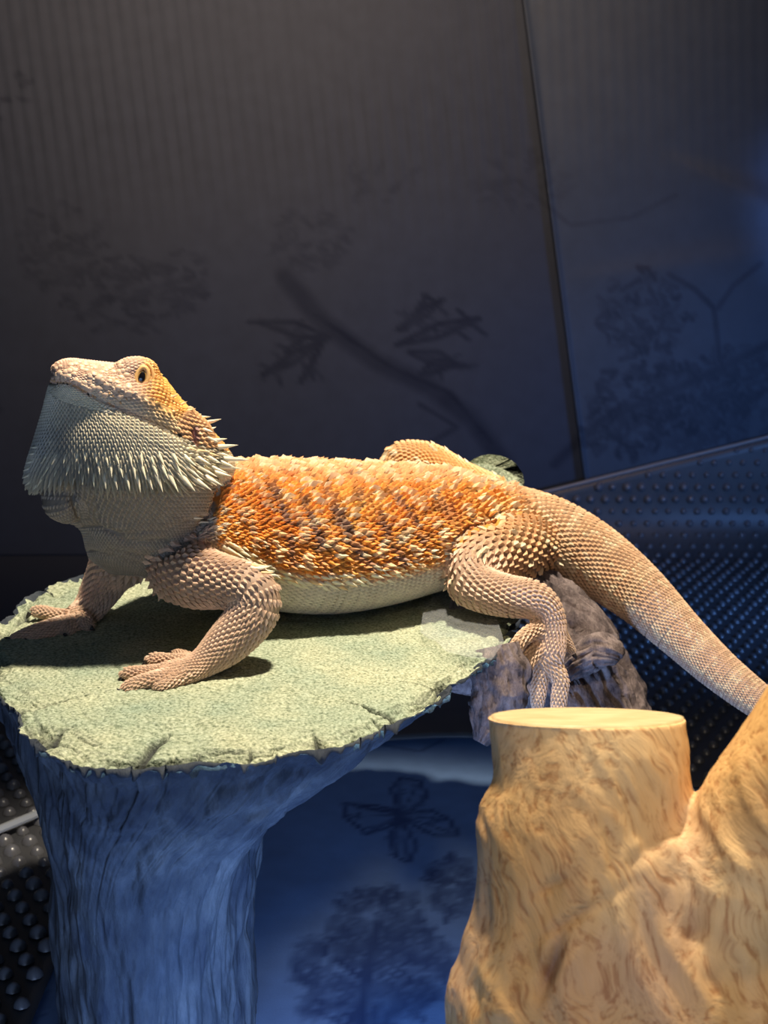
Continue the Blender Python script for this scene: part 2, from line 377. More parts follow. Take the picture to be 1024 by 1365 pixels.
M_bark = mat('bark', (.2, .17, .17), .8, .3)
co = coords(M_bark, (1, 1, .35)); n1 = N(M_bark, 'TexNoise', Scale=70., Detail=8., Roughness=.7); Lk(M_bark, co, n1.inputs['Vector'])
n2 = N(M_bark, 'TexNoise', Scale=22., Detail=6.); Lk(M_bark, coords(M_bark), n2.inputs['Vector'])
cb = ramp(M_bark, n1.outputs[0], [(.30, (.022, .03, .05)), (.5, (.055, .066, .082)), (.75, (.115, .13, .15))])  # bluish stops carry the blue glass reflection over the trunk
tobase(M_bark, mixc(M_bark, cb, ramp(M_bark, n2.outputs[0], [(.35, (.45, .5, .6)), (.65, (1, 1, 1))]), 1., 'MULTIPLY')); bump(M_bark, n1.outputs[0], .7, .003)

M_bark2 = mat('bark_brown', (.2, .17, .17), .8, .3)
co = coords(M_bark2, (1, .6, .5)); n1 = N(M_bark2, 'TexNoise', Scale=120., Detail=8., Roughness=.75); Lk(M_bark2, co, n1.inputs['Vector'])
tobase(M_bark2, ramp(M_bark2, n1.outputs[0], [(.34, (.035, .028, .035)), (.5, (.22, .17, .165)), (.68, (.46, .37, .35))])); bump(M_bark2, n1.outputs[0], 1., .004)
out_px = [(-45, 885), (0, 925), (22, 946), (30, 975), (60, 1000), (110, 1021), (190, 1024), (265, 1014), (340, 1017), (400, 1000), (455, 994), (520, 964), (560, 948), (605, 912), (642, 884), (676, 860), (690, 830), (705, 800), (712, 760), (700, 728), (640, 702), (540, 692), (420, 694), (310, 722), (175, 757), (130, 760), (85, 772), (40, 792), (15, 818), (-15, 838), (-45, 860)]
out_w = np.array([onz(*p)[:2] for p in out_px]); cen = onz(330, 880)[:2]
th = np.arctan2(out_w[:, 1]-cen[1], out_w[:, 0]-cen[0]); rr = np.linalg.norm(out_w-cen, axis=1); od = np.argsort(th); th = th[od]; rr = rr[od]
NT = 1100; TH = np.linspace(-PI, PI, NT, endpoint=False)
Rout = np.interp(TH, np.r_[th[-3:]-2*PI, th, th[:3]+2*PI], np.r_[rr[-3:], rr, rr[:3]])
k = np.exp(-np.linspace(-2, 2, 9)**2); k /= k.sum(); Rout = np.convolve(np.r_[Rout[-4:], Rout, Rout[:4]], k, 'valid')
cth = np.stack([np.cos(TH), np.sin(TH), 0*TH], 1)
Rj = Rout*(1+.012*fbm(cth*14, 4, 21)+.007*vnoise(cth*38, 5)+.007*fbm(cth*90, 3, 6))
shortc = []; nr = 200; fr = np.linspace(0, 1, nr)**.7
RR = fr[:, None]*Rj[None]; X = cen[0]+RR*np.cos(TH); Y = cen[1]+RR*np.sin(TH); P = np.stack([X.ravel(), Y.ravel(), 0*X.ravel()], 1)
relr = (RR/Rout[None]).ravel()
for kx in range(46):
    a_ = random.uniform(-PI, PI); wd = random.uniform(.006, .014); dp = random.uniform(.01, .028)
    dt = (TH-a_+PI) % (2*PI)-PI; Rj = Rj*(1-dp*np.exp(-(dt/wd)**2)); shortc.append((a_, random.uniform(.86, .96), wd*.7))
RR = fr[:, None]*Rj[None]; X = cen[0]+RR*np.cos(TH); Y = cen[1]+RR*np.sin(TH); P = np.stack([X.ravel(), Y.ravel(), 0*X.ravel()], 1)
rings = (np.sin(relr*150+5*fbm(P*25, 3, 3))*.5+.5)**4
crack = np.zeros(len(P)); tt = np.tile(TH, nr)
for (px, py, r0, wd) in ((200, 1000, .70, .016), (510, 952, .62, .011), (60, 985, .8, .012), (650, 870, .8, .01), (470, 900, .72, .006), (100, 930, .55, .006), (262, 1010, .9, .01), (425, 985, .86, .012), (330, 960, .85, .005)):
    q = onz(px, py)[:2]-cen; a_ = math.atan2(q[1], q[0]); dt = (tt-a_+.03*vnoise(P*90, 2)+PI) % (2*PI)-PI
    crack = np.maximum(crack, np.exp(-(dt/(1.9*wd*np.clip((relr-r0)/(1-r0), 0.02, 1)))**2)*(relr > r0))
for (a_, r0, wd) in shortc:
    dt = (tt-a_+.02*vnoise(P*90, 2)+PI) % (2*PI)-PI
    crack = np.maximum(crack, .9*np.exp(-(dt/(wd*np.clip((relr-r0)/(1-r0), 0.02, 1)))**2)*(relr > r0))
rimk = np.clip((relr-.80)/.14, 0, 1)
cc = np.clip(fbm(np.stack([tt*0+np.cos(tt)*6, np.sin(tt)*6, relr*42], 1), 3, 31)*2.6-.35, 0, 1)*rimk       # concentric split layers near the bark
Z = -.0004*rings-.0035*crack+.0010*fbm(P*30, 3, 7)+.0005*fbm(P*260, 3, 9)-.0026*cc-.003*rimk**3*(fbm(P*160, 3, 2)+.5)
top = build('sawn_face', np.stack([P[:, 0], P[:, 1], Z], 1), grid_faces(nr, NT), M_top, attrs={'dark': np.clip(crack*1.1+.9*cc+.12*rings*rimk, 0, 1)})
stump = empty('tree_stump', (cen[0], cen[1], FLZ), 'grey-green sawn tree stump with cracked flat top under the lizard', 'stump')
put(top, stump)
# bark mantle: from the rim down to a narrower foot
foot_l = W(-14, 1365, .56)[0]; foot_r = W(318, 1300, .56)[0]
nz = 90; V = []; zz = np.linspace(0, 1, nz)**1.4
fc = np.array([(foot_l+foot_r)/2, .60]); fa = (foot_r-foot_l)/2; fb = .085
for q in zz:
    z = -q*(abs(FLZ)-.007); tw_ = q/.38; tw = tw_**1.4/(1+tw_**5.6)**.25
    e = fc+np.stack([np.cos(TH)*fa, np.sin(TH)*fb], 1)
    t_ = cen+np.stack([np.cos(TH), np.sin(TH)], 1)*(Rj*(1-.03*min(1, q*12)))[:, None]
    p = t_*(1-tw)+e*tw; V.append(np.c_[p, np.full(NT, z)])
V = np.array(V); Pf = V.reshape(-1, 3)
dr = np.c_[np.tile(cth[:, :2], (nz, 1)), np.zeros(NT*nz)]
sc = np.clip(np.repeat(zz, NT)*14, 0, 1)
Pf = Pf-dr*(sc*.0035)[:, None]
fur = np.abs(fbm(Pf*np.array([55, 55, 11]), 4, 61))
Pf = Pf+dr*(sc*(.004*fbm(Pf*22, 3, 44)-.006*np.clip(.28-fur, 0, 1)*2.2+.0016*fbm(Pf*np.array([150, 150, 60]), 3, 3)))[:, None]
Pf[:NT] = top.data.vertices and np.array([top.data.vertices[(nr-1)*NT+i].co[:] for i in range(NT)])
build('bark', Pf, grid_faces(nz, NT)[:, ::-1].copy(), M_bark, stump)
# rear stub and side root
def rough_loft(name, st, m, parent, n=60, nf=64, amp=.004, seed=1, up=(0, 0, 1), cap=True, fs=30, ridge=0.):
    A, L = cr([list(p)+[a_, b_] for p, a_, b_ in st], n); C = A[:, :3]; T = nrm(np.gradient(C, axis=0)); U = np.array(up, float)
    S = nrm(np.cross(T, U)); U2 = np.cross(S, T); ph = np.linspace(0, 2*PI, nf, endpoint=False)
    V = C[:, None]+A[:, 3][:, None, None]*np.cos(ph)[None, :, None]*S[:, None]+A[:, 4][:, None, None]*np.sin(ph)[None, :, None]*U2[:, None]
    D = nrm(V-C[:, None]); F_ = fbm(V.reshape(-1, 3)*fs, 4, seed).reshape(n, nf); cp = np.stack([np.tile(np.cos(ph)*7, n), np.tile(np.sin(ph)*7, n), np.repeat(np.linspace(0, L*38, n), nf)], 1)
    F_ = F_*amp-ridge*np.clip(.22-np.abs(fbm(cp, 4, seed+3)), 0, 1).reshape(n, nf)*3; V = V+D*F_[:, :, None]; V[:, :, 2] = np.maximum(V[:, :, 2], FLZ+.007)
    Vf = np.vstack([V.reshape(-1, 3), C[:1], C[-1:]]); F = [tuple(f) for f in grid_faces(n, nf)]
    nn = n*nf
    if cap: F += [(nn, (j+1) % nf, j) for j in range(nf)]+[(nn+1, (n-1)*nf+j, (n-1)*nf+(j+1) % nf) for j in range(nf)]
    return build(name, Vf, F, m, parent)
b_ = W(648, 700, .80)
rough_loft('rear_stub', [(np.array([b_[0], b_[1], -.06]), .034, .030), (np.array([b_[0], b_[1], .02]), .026, .022), (W(650, 655, .80), .021, .018), (W(650, 636, .80), .0185, .014), (W(650, 632, .80), .012, .009)], M_top, stump, amp=.0018, seed=5, up=(0, 1, 0), fs=60)
rough_loft('root', [(W(600, 830, .70), .020, .035), (W(690, 850, .695), .022, .036), (W(745, 900, .70), .030, .034), (W(790, 985, .705), .038, .034), (W(830, 1075, .71), .045, .036), (W(850, 1190, .715), .05, .040), (W(855, 1300, .715), .055, .045)], M_bark2, stump, n=140, nf=160, amp=.007, seed=8, up=(.6, 0, .8), fs=45, ridge=.007)
rough_loft('root', [(W(742, 905, .672), .006, .005), (W(770, 880, .668), .012, .008), (W(796, 868, .665), .013, .008), (W(815, 872, .662), .009, .007), (W(824, 880, .662), .004, .004)], M_bark2, stump, n=60, nf=60, amp=.004, seed=18, fs=70, ridge=.004)
rough_loft('bark_flap', [(W(660, 862, .625), .010, .004), (W(668, 900, .622), .014, .006), (W(660, 950, .622), .012, .006), (W(640, 990, .62), .004, .003)], M_bark2, stump, amp=.004, seed=14, n=60, nf=64, up=(0, 1, 0), fs=110, ridge=.004)

# clear plastic scrap
M_pl = mat('clear_film', (.9, .95, 1), .12, .6); M_pl.node_tree.nodes['Principled BSDF'].inputs['Alpha'].default_value = .07
pts = [(566, 806), (612, 776), (655, 800), (672, 858), (655, 882), (600, 872), (560, 846)]
pw = np.array([onz(*p, .0045) for p in pts]); c0 = pw.mean(0); V = []; m_ = 14; K = len(pts)*6
bd = np.array([pw[i]*(1-t)+pw[(i+1) % len(pts)]*t for i in range(len(pts)) for t in np.arange(6)/6])
for i in range(m_+1): V.append(c0+(bd-c0)*i/m_)
V = np.array(V).reshape(-1, 3); V[:, 2] += .0022*fbm(V*70, 3, 77)+.0012
o = build('plastic_scrap', V, grid_faces(m_+1, K), M_pl, smooth=False); md = o.modifiers.new('t', 'SOLIDIFY'); md.thickness = .0003
tag(o, 'crumpled clear plastic scrap on the stump rim beside the lizard\'s hind knee', 'plastic scrap')

# ================================================================ DRIFTWOOD
M_wood = mat('driftwood', (.6, .4, .2), .6, .35, attr='Col')
tc = N(M_wood, 'TexCoord'); wn = N(M_wood, 'TexNoise', Scale=16., Detail=3.); Lk(M_wood, tc.outputs['Object'], wn.inputs['Vector'])
va = N(M_wood, 'VectorMath', operation='MULTIPLY_ADD'); Lk(M_wood, wn.outputs['Color'], va.inputs[0]); va.inputs[1].default_value = (.05, .05, .05); Lk(M_wood, tc.outputs['Object'], va.inputs[2])
mr = N(M_wood, 'Mapping', vector_type='POINT'); mr.inputs['Rotation'].default_value = (0, math.radians(28), 0); mr.inputs['Scale'].default_value = (1, 1, 1); Lk(M_wood, va.outputs[0], mr.inputs[0])
ms = N(M_wood, 'Mapping'); ms.inputs['Scale'].default_value = (1, 1, .08); Lk(M_wood, mr.outputs[0], ms.inputs[0])
n1 = N(M_wood, 'TexNoise', Scale=420., Detail=5., Roughness=.6); Lk(M_wood, ms.outputs[0], n1.inputs['Vector'])
tobase(M_wood, mixc(M_wood, N(M_wood, 'Attribute', attribute_name='Col').outputs['Color'], ramp(M_wood, n1.outputs[0], [(.34, (.62, .48, .40)), (.48, (.93, .90, .86)), (.7, (1.0, 1, 1))]), 1., 'MULTIPLY'))
bump(M_wood, n1.outputs[0], .45, .0012)
M_cut = mat('sawn_wood', (.66, .50, .26), .55, .4)
n1 = N(M_cut, 'TexNoise', Scale=90., Detail=5.); Lk(M_cut, coords(M_cut, (1, 3, 1)), n1.inputs['Vector']); tobase(M_cut, ramp(M_cut, n1.outputs[0], [(.3, (.50, .36, .17)), (.7, (.66, .52, .29))])); bump(M_cut, n1.outputs[0], .15, .0005)
def tube(st, n=80, nf=96, up=(0, 0, 1), close=True):
    A, L = cr([list(p)+[a_, b_] for p, a_, b_ in st], n); C = A[:, :3]; T = nrm(np.gradient(C, axis=0))
    S = nrm(np.cross(T, np.array(up, float))); U2 = np.cross(S, T); ph = np.linspace(0, 2*PI, nf, endpoint=False)
    V = C[:, None]+A[:, 3][:, None, None]*np.cos(ph)[None, :, None]*S[:, None]+A[:, 4][:, None, None]*np.sin(ph)[None, :, None]*U2[:, None]
    nn = n*nf; F = [tuple(map(int, f)) for f in grid_faces(n, nf)]+[(nn, (j+1) % nf, j) for j in range(nf)]+[(nn+1, (n-1)*nf+j, (n-1)*nf+(j+1) % nf) for j in range(nf)]
    return np.vstack([V.reshape(-1, 3), C[:1], C[-1:]]), F
def merged(parts):
    V = []; F = []; o_ = 0
    for v, f in parts: V.append(v); F += [tuple(i+o_ for i in q) for q in f]; o_ += len(v)
    return np.vstack(V), F
def remesh(name, parts, vox, smooth_it):
    V, F = merged(parts); o = build(name+'_src', V, F, None)
    r = o.modifiers.new('r', 'REMESH'); r.mode = 'VOXEL'; r.voxel_size = vox
    s = o.modifiers.new('s', 'SMOOTH'); s.factor = .5; s.iterations = smooth_it
    dg = bpy.context.evaluated_depsgraph_get(); me = bpy.data.meshes.new_from_object(o.evaluated_get(dg))
    src = o.data; bpy.data.objects.remove(o); bpy.data.meshes.remove(src); me.name = name
    o = bpy.data.objects.new(name, me); COL.objects.link(o); me.polygons.foreach_set('use_smooth', np.ones(len(me.polygons), bool)); return o
def getco(me):
    a = np.empty(len(me.vertices)*3, np.float32); me.vertices.foreach_get('co', a); return a.reshape(-1, 3).astype(float)
def getno(me):
    a = np.empty(len(me.vertices)*3, np.float32); me.vertices.foreach_get('normal', a); return a.reshape(-1, 3).astype(float)
dD = .45; k_ = dD/FPX
trunk_st = [(W(779, 915, .452), 130*k_, 108*k_), (W(782, 958, .452), 130*k_, 108*k_), (W(788, 1010, dD), 128*k_, 108*k_), (W(788, 1060, dD), 131*k_, 110*k_), (W(783, 1110, dD), 149*k_, 116*k_), (W(808, 1190, dD), 197*k_, 125*k_), (W(829, 1265, dD), 238*k_, 135*k_), (W(851, 1365, dD), 264*k_, 150*k_), (W(860, 1480, dD), 290*k_, 165*k_), (W(860, 1650, dD), 310*k_, 180*k_)]
br_st = [(W(900, 1330, .445), 105*k_, 105*k_), (W(958, 1205, .44), 96*k_, 96*k_), (W(1008, 1112, .435), 88*k_, 86*k_), (W(1046, 1042, .43), 81*k_, 80*k_), (W(1112, 925, .425), 74*k_, 73*k_), (W(1185, 790, .42), 67*k_, 66*k_), (W(1262, 640, .42), 60*k_, 60*k_), (W(1300, 560, .42), 56*k_, 56*k_)]
wood = remesh('wood', [tube(trunk_st, up=(0, 1, 0)), tube(br_st, up=(0, 1, 0))], .0015, 8)
me = wood.data; Vw = getco(me); Nw = getno(me)
topc = W(782, 958, .452); cutn = nrm(np.array([0, .27, .963])); hgt = (Vw-topc)@cutn
cut_zone = (np.abs(Vw[:, 0]-topc[0]) < .05) & (hgt > -.006)
sw = np.stack([Vw[:, 0]+.35*Vw[:, 2], Vw[:, 1], Vw[:, 2]*.45-.5*Vw[:, 0]], 1)     # slanting, swirling grain
warp = sw+.02*np.stack([fbm(Vw*22, 2, 1), fbm(Vw*22, 2, 2), fbm(Vw*22, 2, 3)], 1)
g1 = fbm(warp*np.array([150, 90, 40]), 3, 6); rid = 1-np.abs(fbm(warp*np.array([60, 40, 18]), 3, 16))*2.2; big = fbm(Vw*14, 3, 26)
pit = np.clip(fbm(Vw*np.array([70, 70, 40]), 3, 36)-.42, 0, 1)*3
disp = .0024*big+.0015*g1+.0016*rid-.0010*np.clip(pit, 0, 1)
def dent(c_px, rx, ry, rot, depth):
    c = c_px; x = px_w[:, 0]-c[0]; y = px_w[:, 1]-c[1]; cr_, sr = math.cos(rot), math.sin(rot)
    u_ = (x*cr_+y*sr)/rx; v_ = (-x*sr+y*cr_)/ry
    return np.exp(-(u_**2+v_**2))*(Nw[:, 1] < .1)
dv = Vw-CP; dpt = dv@FW; px_w = np.stack([512+FPX*(dv@RT)/dpt, 682.5-FPX*(dv@UP)/dpt], 1)
knots = dent((735, 1290), 9, 40, .35, 1); knots2 = dent((925, 1245), 16, 22, 0, 1); scar = dent((860, 1135), 30, 10, -.75, 1)+dent((735, 1180), 22, 6, -.5, 1)+dent((770, 1220), 60, 7, -.55, 1)
disp = disp-.004*knots-.0014*scar-.0015*knots2
fade = np.clip(-(hgt)/.02, 0, 1)*1.; fade[~((np.abs(Vw[:, 0]-topc[0]) < .06))] = 1
Vn = Vw+Nw*(disp*(.15+.85*fade))[:, None]
h2 = (Vn-topc)@cutn; near_top = (np.abs(Vn[:, 0]-topc[0]) < .045) & (np.abs(Vn[:, 1]-topc[1]) < .05)
lim = np.where(near_top & (h2 > 0), h2, 0); Vn = Vn-lim[:, None]*cutn
me.vertices.foreach_set('co', Vn.astype(np.float32).ravel()); me.update()
base = np.array([.66, .39, .15]); pale = np.array([.78, .57, .30]); pink = np.array([.55, .36, .26]); dk = np.array([.24, .13, .07])
f1 = np.clip(.5+fbm(Vw*20, 3, 41), 0, 1)[:, None]; f2 = np.clip(fbm(Vw*np.array([35, 35, 25]), 3, 51)*1.6-.1, 0, 1)[:, None]
colw = base*(1-f1)+pale*f1; colw = colw*(1-.55*f2)+pink*.55*f2
st_ = np.clip((g1-.25)*2.5, 0, 1)[:, None]*.35; colw = colw*(1-st_)+np.array([.42, .25, .12])*st_
for q, s in ((knots, 1.), (scar, .3), (np.clip(pit, 0, 1), .5), (knots2*.5, .6)): colw = colw*(1-np.clip(q*s, 0, 1)[:, None])+dk*np.clip(q*s, 0, 1)[:, None]
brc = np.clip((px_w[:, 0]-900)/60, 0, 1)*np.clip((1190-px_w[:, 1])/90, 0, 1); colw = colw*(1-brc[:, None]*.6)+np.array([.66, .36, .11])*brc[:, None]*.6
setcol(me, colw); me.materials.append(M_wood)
drift = empty('driftwood', (W(820, 1600, dD)[0], .44, FLZ), 'pale tan driftwood trunk with sawn top and rising side branch in the foreground', 'driftwood')
put(wood, drift)
# sawn disc
ns = 24; nf = 96; V = []; ph = np.linspace(0, 2*PI, nf, endpoint=False); e1 = np.array([1., 0, 0]); e2 = nrm(np.cross(cutn, e1))
lp = np.stack([np.cos(ph)*2, np.sin(ph)*2, 0*ph], 1); wob = 1+.02*fbm(lp, 2, 3)
for i in range(ns):
    q = i/(ns-1); V.append(topc+cutn*.0008+q*(128*k_*wob[:, None]*np.cos(ph)[:, None]*e1+107*k_*wob[:, None]*np.sin(ph)[:, None]*e2))
V.append(V[-1]-cutn*.0022)
build('sawn_top', np.array(V).reshape(-1, 3), grid_faces(ns+1, nf), M_cut, drift)

# ================================================================ BEARDED DRAGON
def S(px, py, d, a, b, b2=None): return list(W(px, py, d))+[a, b, b if b2 is None else b2]
def Sz(px, py, z, r, b=None): return list(onz(px, py, z))+[r, b or r, b or r]
PX = lambda n, d=.6: n*d/FPX
tubes = {}   # name -> stations (x,y,z, half side, half up, half down), up hint, scale width, region
tubes['body'] = ([S(205, 700, .628, .024, .026, .024), S(250, 704, .645, .033, .031, .026), S(300, 712, .66, .041, .035, .028), S(360, 722, .672, .047, .038, .030), S(430, 724, .682, .050, .038, .031), S(500, 716, .692, .049, .035, .030), S(560, 706, .70, .045, .031, .028), S(615, 700, .71, .038, .026, .026), S(660, 700, .717, .031, .021, .023), S(705, 706, .722, .026, .0195, .021), S(745, 720, .722, .0215, .019, .019), S(795, 748, .718, .0175, .0175, .0175), S(850, 790, .71, .0145, .0148, .0148), S(905, 843, .70, .0118, .0118, .0118), S(955, 890, .69, .0100, .0100, .0100), S(1008, 932, .68, .0085, .0085, .0085), S(1070, 975, .67, .0065, .0065, .0065), S(1140, 1025, .66, .0048, .0048, .0048), S(1230, 1085, .65, .0022, .0022, .0022)], (0, 0, 1), 88, 'body')
tubes['skull'] = ([S(68, 499, .584, .0022, .0018), S(74, 499, .585, .0058, .0052), S(88, 502, .587, .0095, .0078), S(112, 509, .59, .0125, .0092), S(145, 519, .594, .0150, .0112), S(180, 531, .60, .0180, .0145, .0150), S(210, 551, .606, .0195, .0112, .0150), S(245, 582, .615, .0195, .0092, .014), S(268, 604, .625, .016, .0090, .0120), S(284, 622, .636, .012, .007, .010)], (0.25, 0, 1), 52, 'head')
tubes['beard'] = ([S(98, 508, .591, .0085, .0095), S(121, 522, .593, .0125, .0182), S(136, 548, .597, .0155, .0250), S(150, 582, .60, .0188, .0325), S(160, 615, .604, .0210, .0385), S(166, 640, .608, .0220, .0405), S(172, 664, .612, .0200, .0362), S(180, 688, .618, .0185, .0340), S(187, 704, .622, .0180, .0268), S(188, 722, .626, .0175, .0250), S(188, 744, .632, .0165, .0230), S(194, 766, .638, .011, .015)], (1, 0, 0, 1), 88, 'beard')
tubes['pouch'] = ([S(92, 648, .604, .006, .007), S(90, 664, .604, .0105, .0110), S(98, 680, .606, .0085, .0085), S(104, 689, .608, .004, .0045)], (1, 0, 0), 40, 'beard')
tubes['jaw_corner'] = ([S(225, 575, .600, .008, .014), S(256, 600, .604, .009, .013), S(280, 612, .610, .007, .008), S(294, 617, .616, .003, .0035)], (0, 0, 1), 34, 'beard')
tubes['brow'] = ([S(150, 497, .588, .003, .003), S(172, 492, .590, .0055, .0050), S(192, 496, .594, .0055, .0058), S(206, 508, .600, .003, .004)], (0, 0, 1), 24, 'head')
tubes['arm_near'] = ([S(232, 752, .628, .014, .016), S(262, 768, .614, .0125, .0135), S(300, 776, .604, .0105, .0110), S(332, 783, .598, .0098, .0098), S(345, 800, .597, .0098, .0098), S(330, 828, .597, .0102, .0098), S(300, 860, .595, .0088, .0085), S(270, 884, .592, .0068, .0058), S(246, 896, .589, .0075, .0046), S(228, 903, .587, .0070, .0038)], (0, 0, 1), 25, 'limb')
tubes['arm_far'] = ([S(165, 740, .655, .014, .014), S(148, 762, .662, .0105, .0110), S(132, 790, .665, .0085, .0088), S(118, 812, .664, .0070, .0072), S(104, 824, .660, .0070, .0055), S(90, 831, .657, .0060, .0038)], (0, 1, .3), 22, 'limb')
tubes['leg_near'] = ([S(700, 728, .705, .018, .017), S(675, 735, .685, .0185, .0170), S(645, 748, .668, .0165, .0160), S(628, 770, .657, .0125, .0125), S(645, 786, .650, .0105, .0100), S(680, 795, .646, .0095, .0092), S(712, 800, .645, .0088, .0085), S(730, 818, .645, .0074, .0074), S(732, 845, .645, .0080, .0068), S(728, 872, .644, .0086, .0056), S(726, 888, .644, .0072, .004)], (0, 0, 1), 27, 'limb')
tubes['leg_far'] = ([S(655, 668, .745, .014, .013), S(610, 640, .752, .0115, .0105), S(570, 617, .757, .0108, .0105), S(533, 614, .757, .0098, .0098), S(530, 632, .757, .0085, .0085), S(560, 665, .765, .007, .007), S(600, 700, .775, .0055, .0055), S(580, 725, .775, .005, .004)], (0, 0, 1), 30, 'limb')
fing = {
 'n1': ([S(236, 898, .588, .0042, .0038), S(212, 905, .583, .0036, .0033), S(188, 910, .581, .0034, .0031), S(172, 917, .579, .0032, .0030), S(163, 924, .577, .0022, .0022)], (-6, 9)),
 'n2': ([S(240, 890, .590, .0038, .0034), S(212, 895, .589, .0032, .0030), S(188, 897, .588, .0032, .0029), S(168, 899, .588, .0031, .0027), S(163, 905, .587, .002, .002)], (-5, 8)),
 'n3': ([S(250, 882, .595, .0036, .0034), S(225, 881, .597, .0031, .0029), S(205, 879, .598, .0031, .0028), S(194, 884, .596, .002, .002)], (-5, 6)),
 'n4': ([S(256, 880, .600, .0032, .0030), S(240, 873, .604, .0027, .0025), S(230, 869, .605, .0018, .0018)], (-6, 3)),
 'n5': ([S(246, 902, .586, .0036, .0032), S(228, 910, .581, .0030, .0028), S(212, 917, .578, .0026, .0026), S(207, 922, .577, .0018, .0018)], (-2, 7)),
 'f1': ([S(100, 824, .660, .0042, .0036), S(75, 820, .663, .0034, .0030), S(52, 815, .665, .0030, .0028), S(40, 817, .664, .0020, .0020)], (-5, 8)),
 'f2': ([S(96, 828, .655, .0042, .0036), S(66, 836, .650, .0038, .0034), S(36, 846, .643, .0034, .0030), S(14, 853, .639, .0022, .0022)], (-7, 8)),
 'f3': ([S(92, 832, .654, .0040, .0034), S(72, 842, .646, .0032, .0030), S(52, 851, .641, .0030, .0028), S(38, 857, .638, .0020, .0020)], (-4, 7)),
 'f4': ([S(100, 828, .654, .0040, .0036), S(92, 838, .648, .0035, .0033), S(87, 846, .644, .0024, .0024)], (1, 9)),
 'f5': ([S(108, 822, .655, .0040, .0036), S(116, 832, .651, .0033, .0031), S(121, 837, .648, .0022, .0022)], (5, 5)),
 't1': ([S(732, 878, .643, .0040, .0040), S(747, 905, .641, .0036, .0034), S(745, 935, .641, .0034, .0033), S(743, 965, .641, .0028, .0028)], (-1, 10)),
 't2': ([S(724, 878, .643, .0040, .0040), S(720, 905, .643, .0034, .0033), S(717, 932, .643, .0032, .0031), S(716, 946, .643, .0022, .0022)], (-1, 9)),
 't3': ([S(716, 862, .642, .0040, .0036), S(703, 884, .638, .0033, .0032), S(696, 902, .638, .0031, .0030), S(694, 912, .638, .0022, .0022)], (-2, 8)),
 't4': ([S(716, 838, .642, .0040, .0036), S(696, 852, .634, .0033, .0032), S(684, 872, .633, .0030, .0030), S(681, 882, .633, .0020, .0020)], (-2, 7)),
 't5': ([S(738, 832, .648, .0038, .0038), S(750, 848, .650, .0028, .0028), S(760, 863, .651, .0022, .0022), S(765, 872, .651, .0014, .0014)], (4, 7)),
}
for k, (st, _) in fing.items(): tubes['finger_'+k] = (st, (0, .1, 1) if k[0] != 't' else (0, 1, 0), 12, 'limb')
def rings_of(st, up, n):
    fixed = len(up) == 4; up = up[:3]
    A, L = cr(st, n); C = A[:, :3]; T = nrm(np.gradient(C, axis=0)); Tf = np.tile(-UP, (n, 1)) if fixed else T; Sd = nrm(np.cross(Tf, np.array(up, float))); U = np.cross(Sd, Tf); return A, C, T, Sd, U, L
def section(reg, ph):          # unit cross-section (side, up)
    c, s = np.cos(ph), np.sin(ph)
    if reg == 'body': c = np.sign(c)*np.abs(c)**.92
    return c, s
parts = []
for nm, (st, up, ncirc, reg) in tubes.items():
    n = 240 if nm == 'body' else 70; nf = 72 if ncirc > 40 else 32
    A, C, T, Sd, U, L = rings_of(st, up, n); ph = np.linspace(0, 2*PI, nf, endpoint=False); c, s = section(reg, ph)
    bb = np.where(s[None] > 0, A[:, 4][:, None], A[:, 5][:, None])
    V = C[:, None]+(A[:, 3][:, None]*c)[:, :, None]*Sd[:, None]+(bb*s)[:, :, None]*U[:, None]
    nn = n*nf; F = [tuple(map(int, f)) for f in grid_faces(n, nf)]+[(nn, (j+1) % nf, j) for j in range(nf)]+[(nn+1, (n-1)*nf+j, (n-1)*nf+(j+1) % nf) for j in range(nf)]
    parts.append((np.vstack([V.reshape(-1, 3), C[:1], C[-1:]]), F))
body = remesh('body', parts, .00115, 9)
me = body.data; Vb = getco(me); Nb = getno(me)
def pxof(V):
    dv = V-CP; dp = dv@FW; return np.stack([512+FPX*(dv@RT)/dp, 682.5-FPX*(dv@UP)/dp], 1)
# dents: ear, throat crease, neck fold, eye socket (placed on the near side surface)
q = pxof(Vb); near = (Nb@FW) < .25
def spot(px, py, rx, ry, rot=0):
    x = q[:, 0]-px; y = q[:, 1]-py; c, s = math.cos(rot), math.sin(rot); return np.exp(-(((x*c+y*s)/rx)**2+((-x*s+y*c)/ry)**2))*near*(q[:, 0] < 340)
def seg(P, wd):
    P = np.array(P, float); out = np.full(len(q), 1e9)
    for a, b in zip(P[:-1], P[1:]):
        ab = b-a; t = np.clip(((q-a)@ab)/(ab@ab), 0, 1); out = np.minimum(out, np.linalg.norm(q-a-t[:, None]*ab, axis=1))
    return np.exp(-(out/wd)**2)*near
d_ = -.0032*spot(260, 582, 5, 12, -.25)-.0016*spot(188, 504, 10, 12)+.0012*seg([(120, 500), (150, 512), (200, 535), (228, 550)], 5)+.0010*spot(141, 500, 6, 7)
d_ = d_-.0011*seg([(70, 511), (86, 510), (100, 515), (118, 526), (141, 538), (177, 552), (216, 569), (240, 584)], 3.2)
d_ = d_-.0028*seg([(96, 646), (98, 670), (106, 690)], 4.5)
d_ = d_-.0035*seg([(292, 655), (284, 690), (255, 718), (215, 742)], 6)-.0015*seg([(130, 700), (170, 722), (225, 722)], 5)-.0012*seg([(150, 735), (200, 745)], 5)
d_ = d_-.0014*seg([(112, 702), (160, 712), (215, 706), (270, 690)], 4)-.0012*seg([(120, 735), (160, 745), (205, 758)], 4)-.0012*seg([(125, 668), (130, 690)], 5)+.0012*seg([(140, 700), (190, 712), (240, 698)], 7)
d_ = d_-.0016*spot(66, 499, 4, 4)
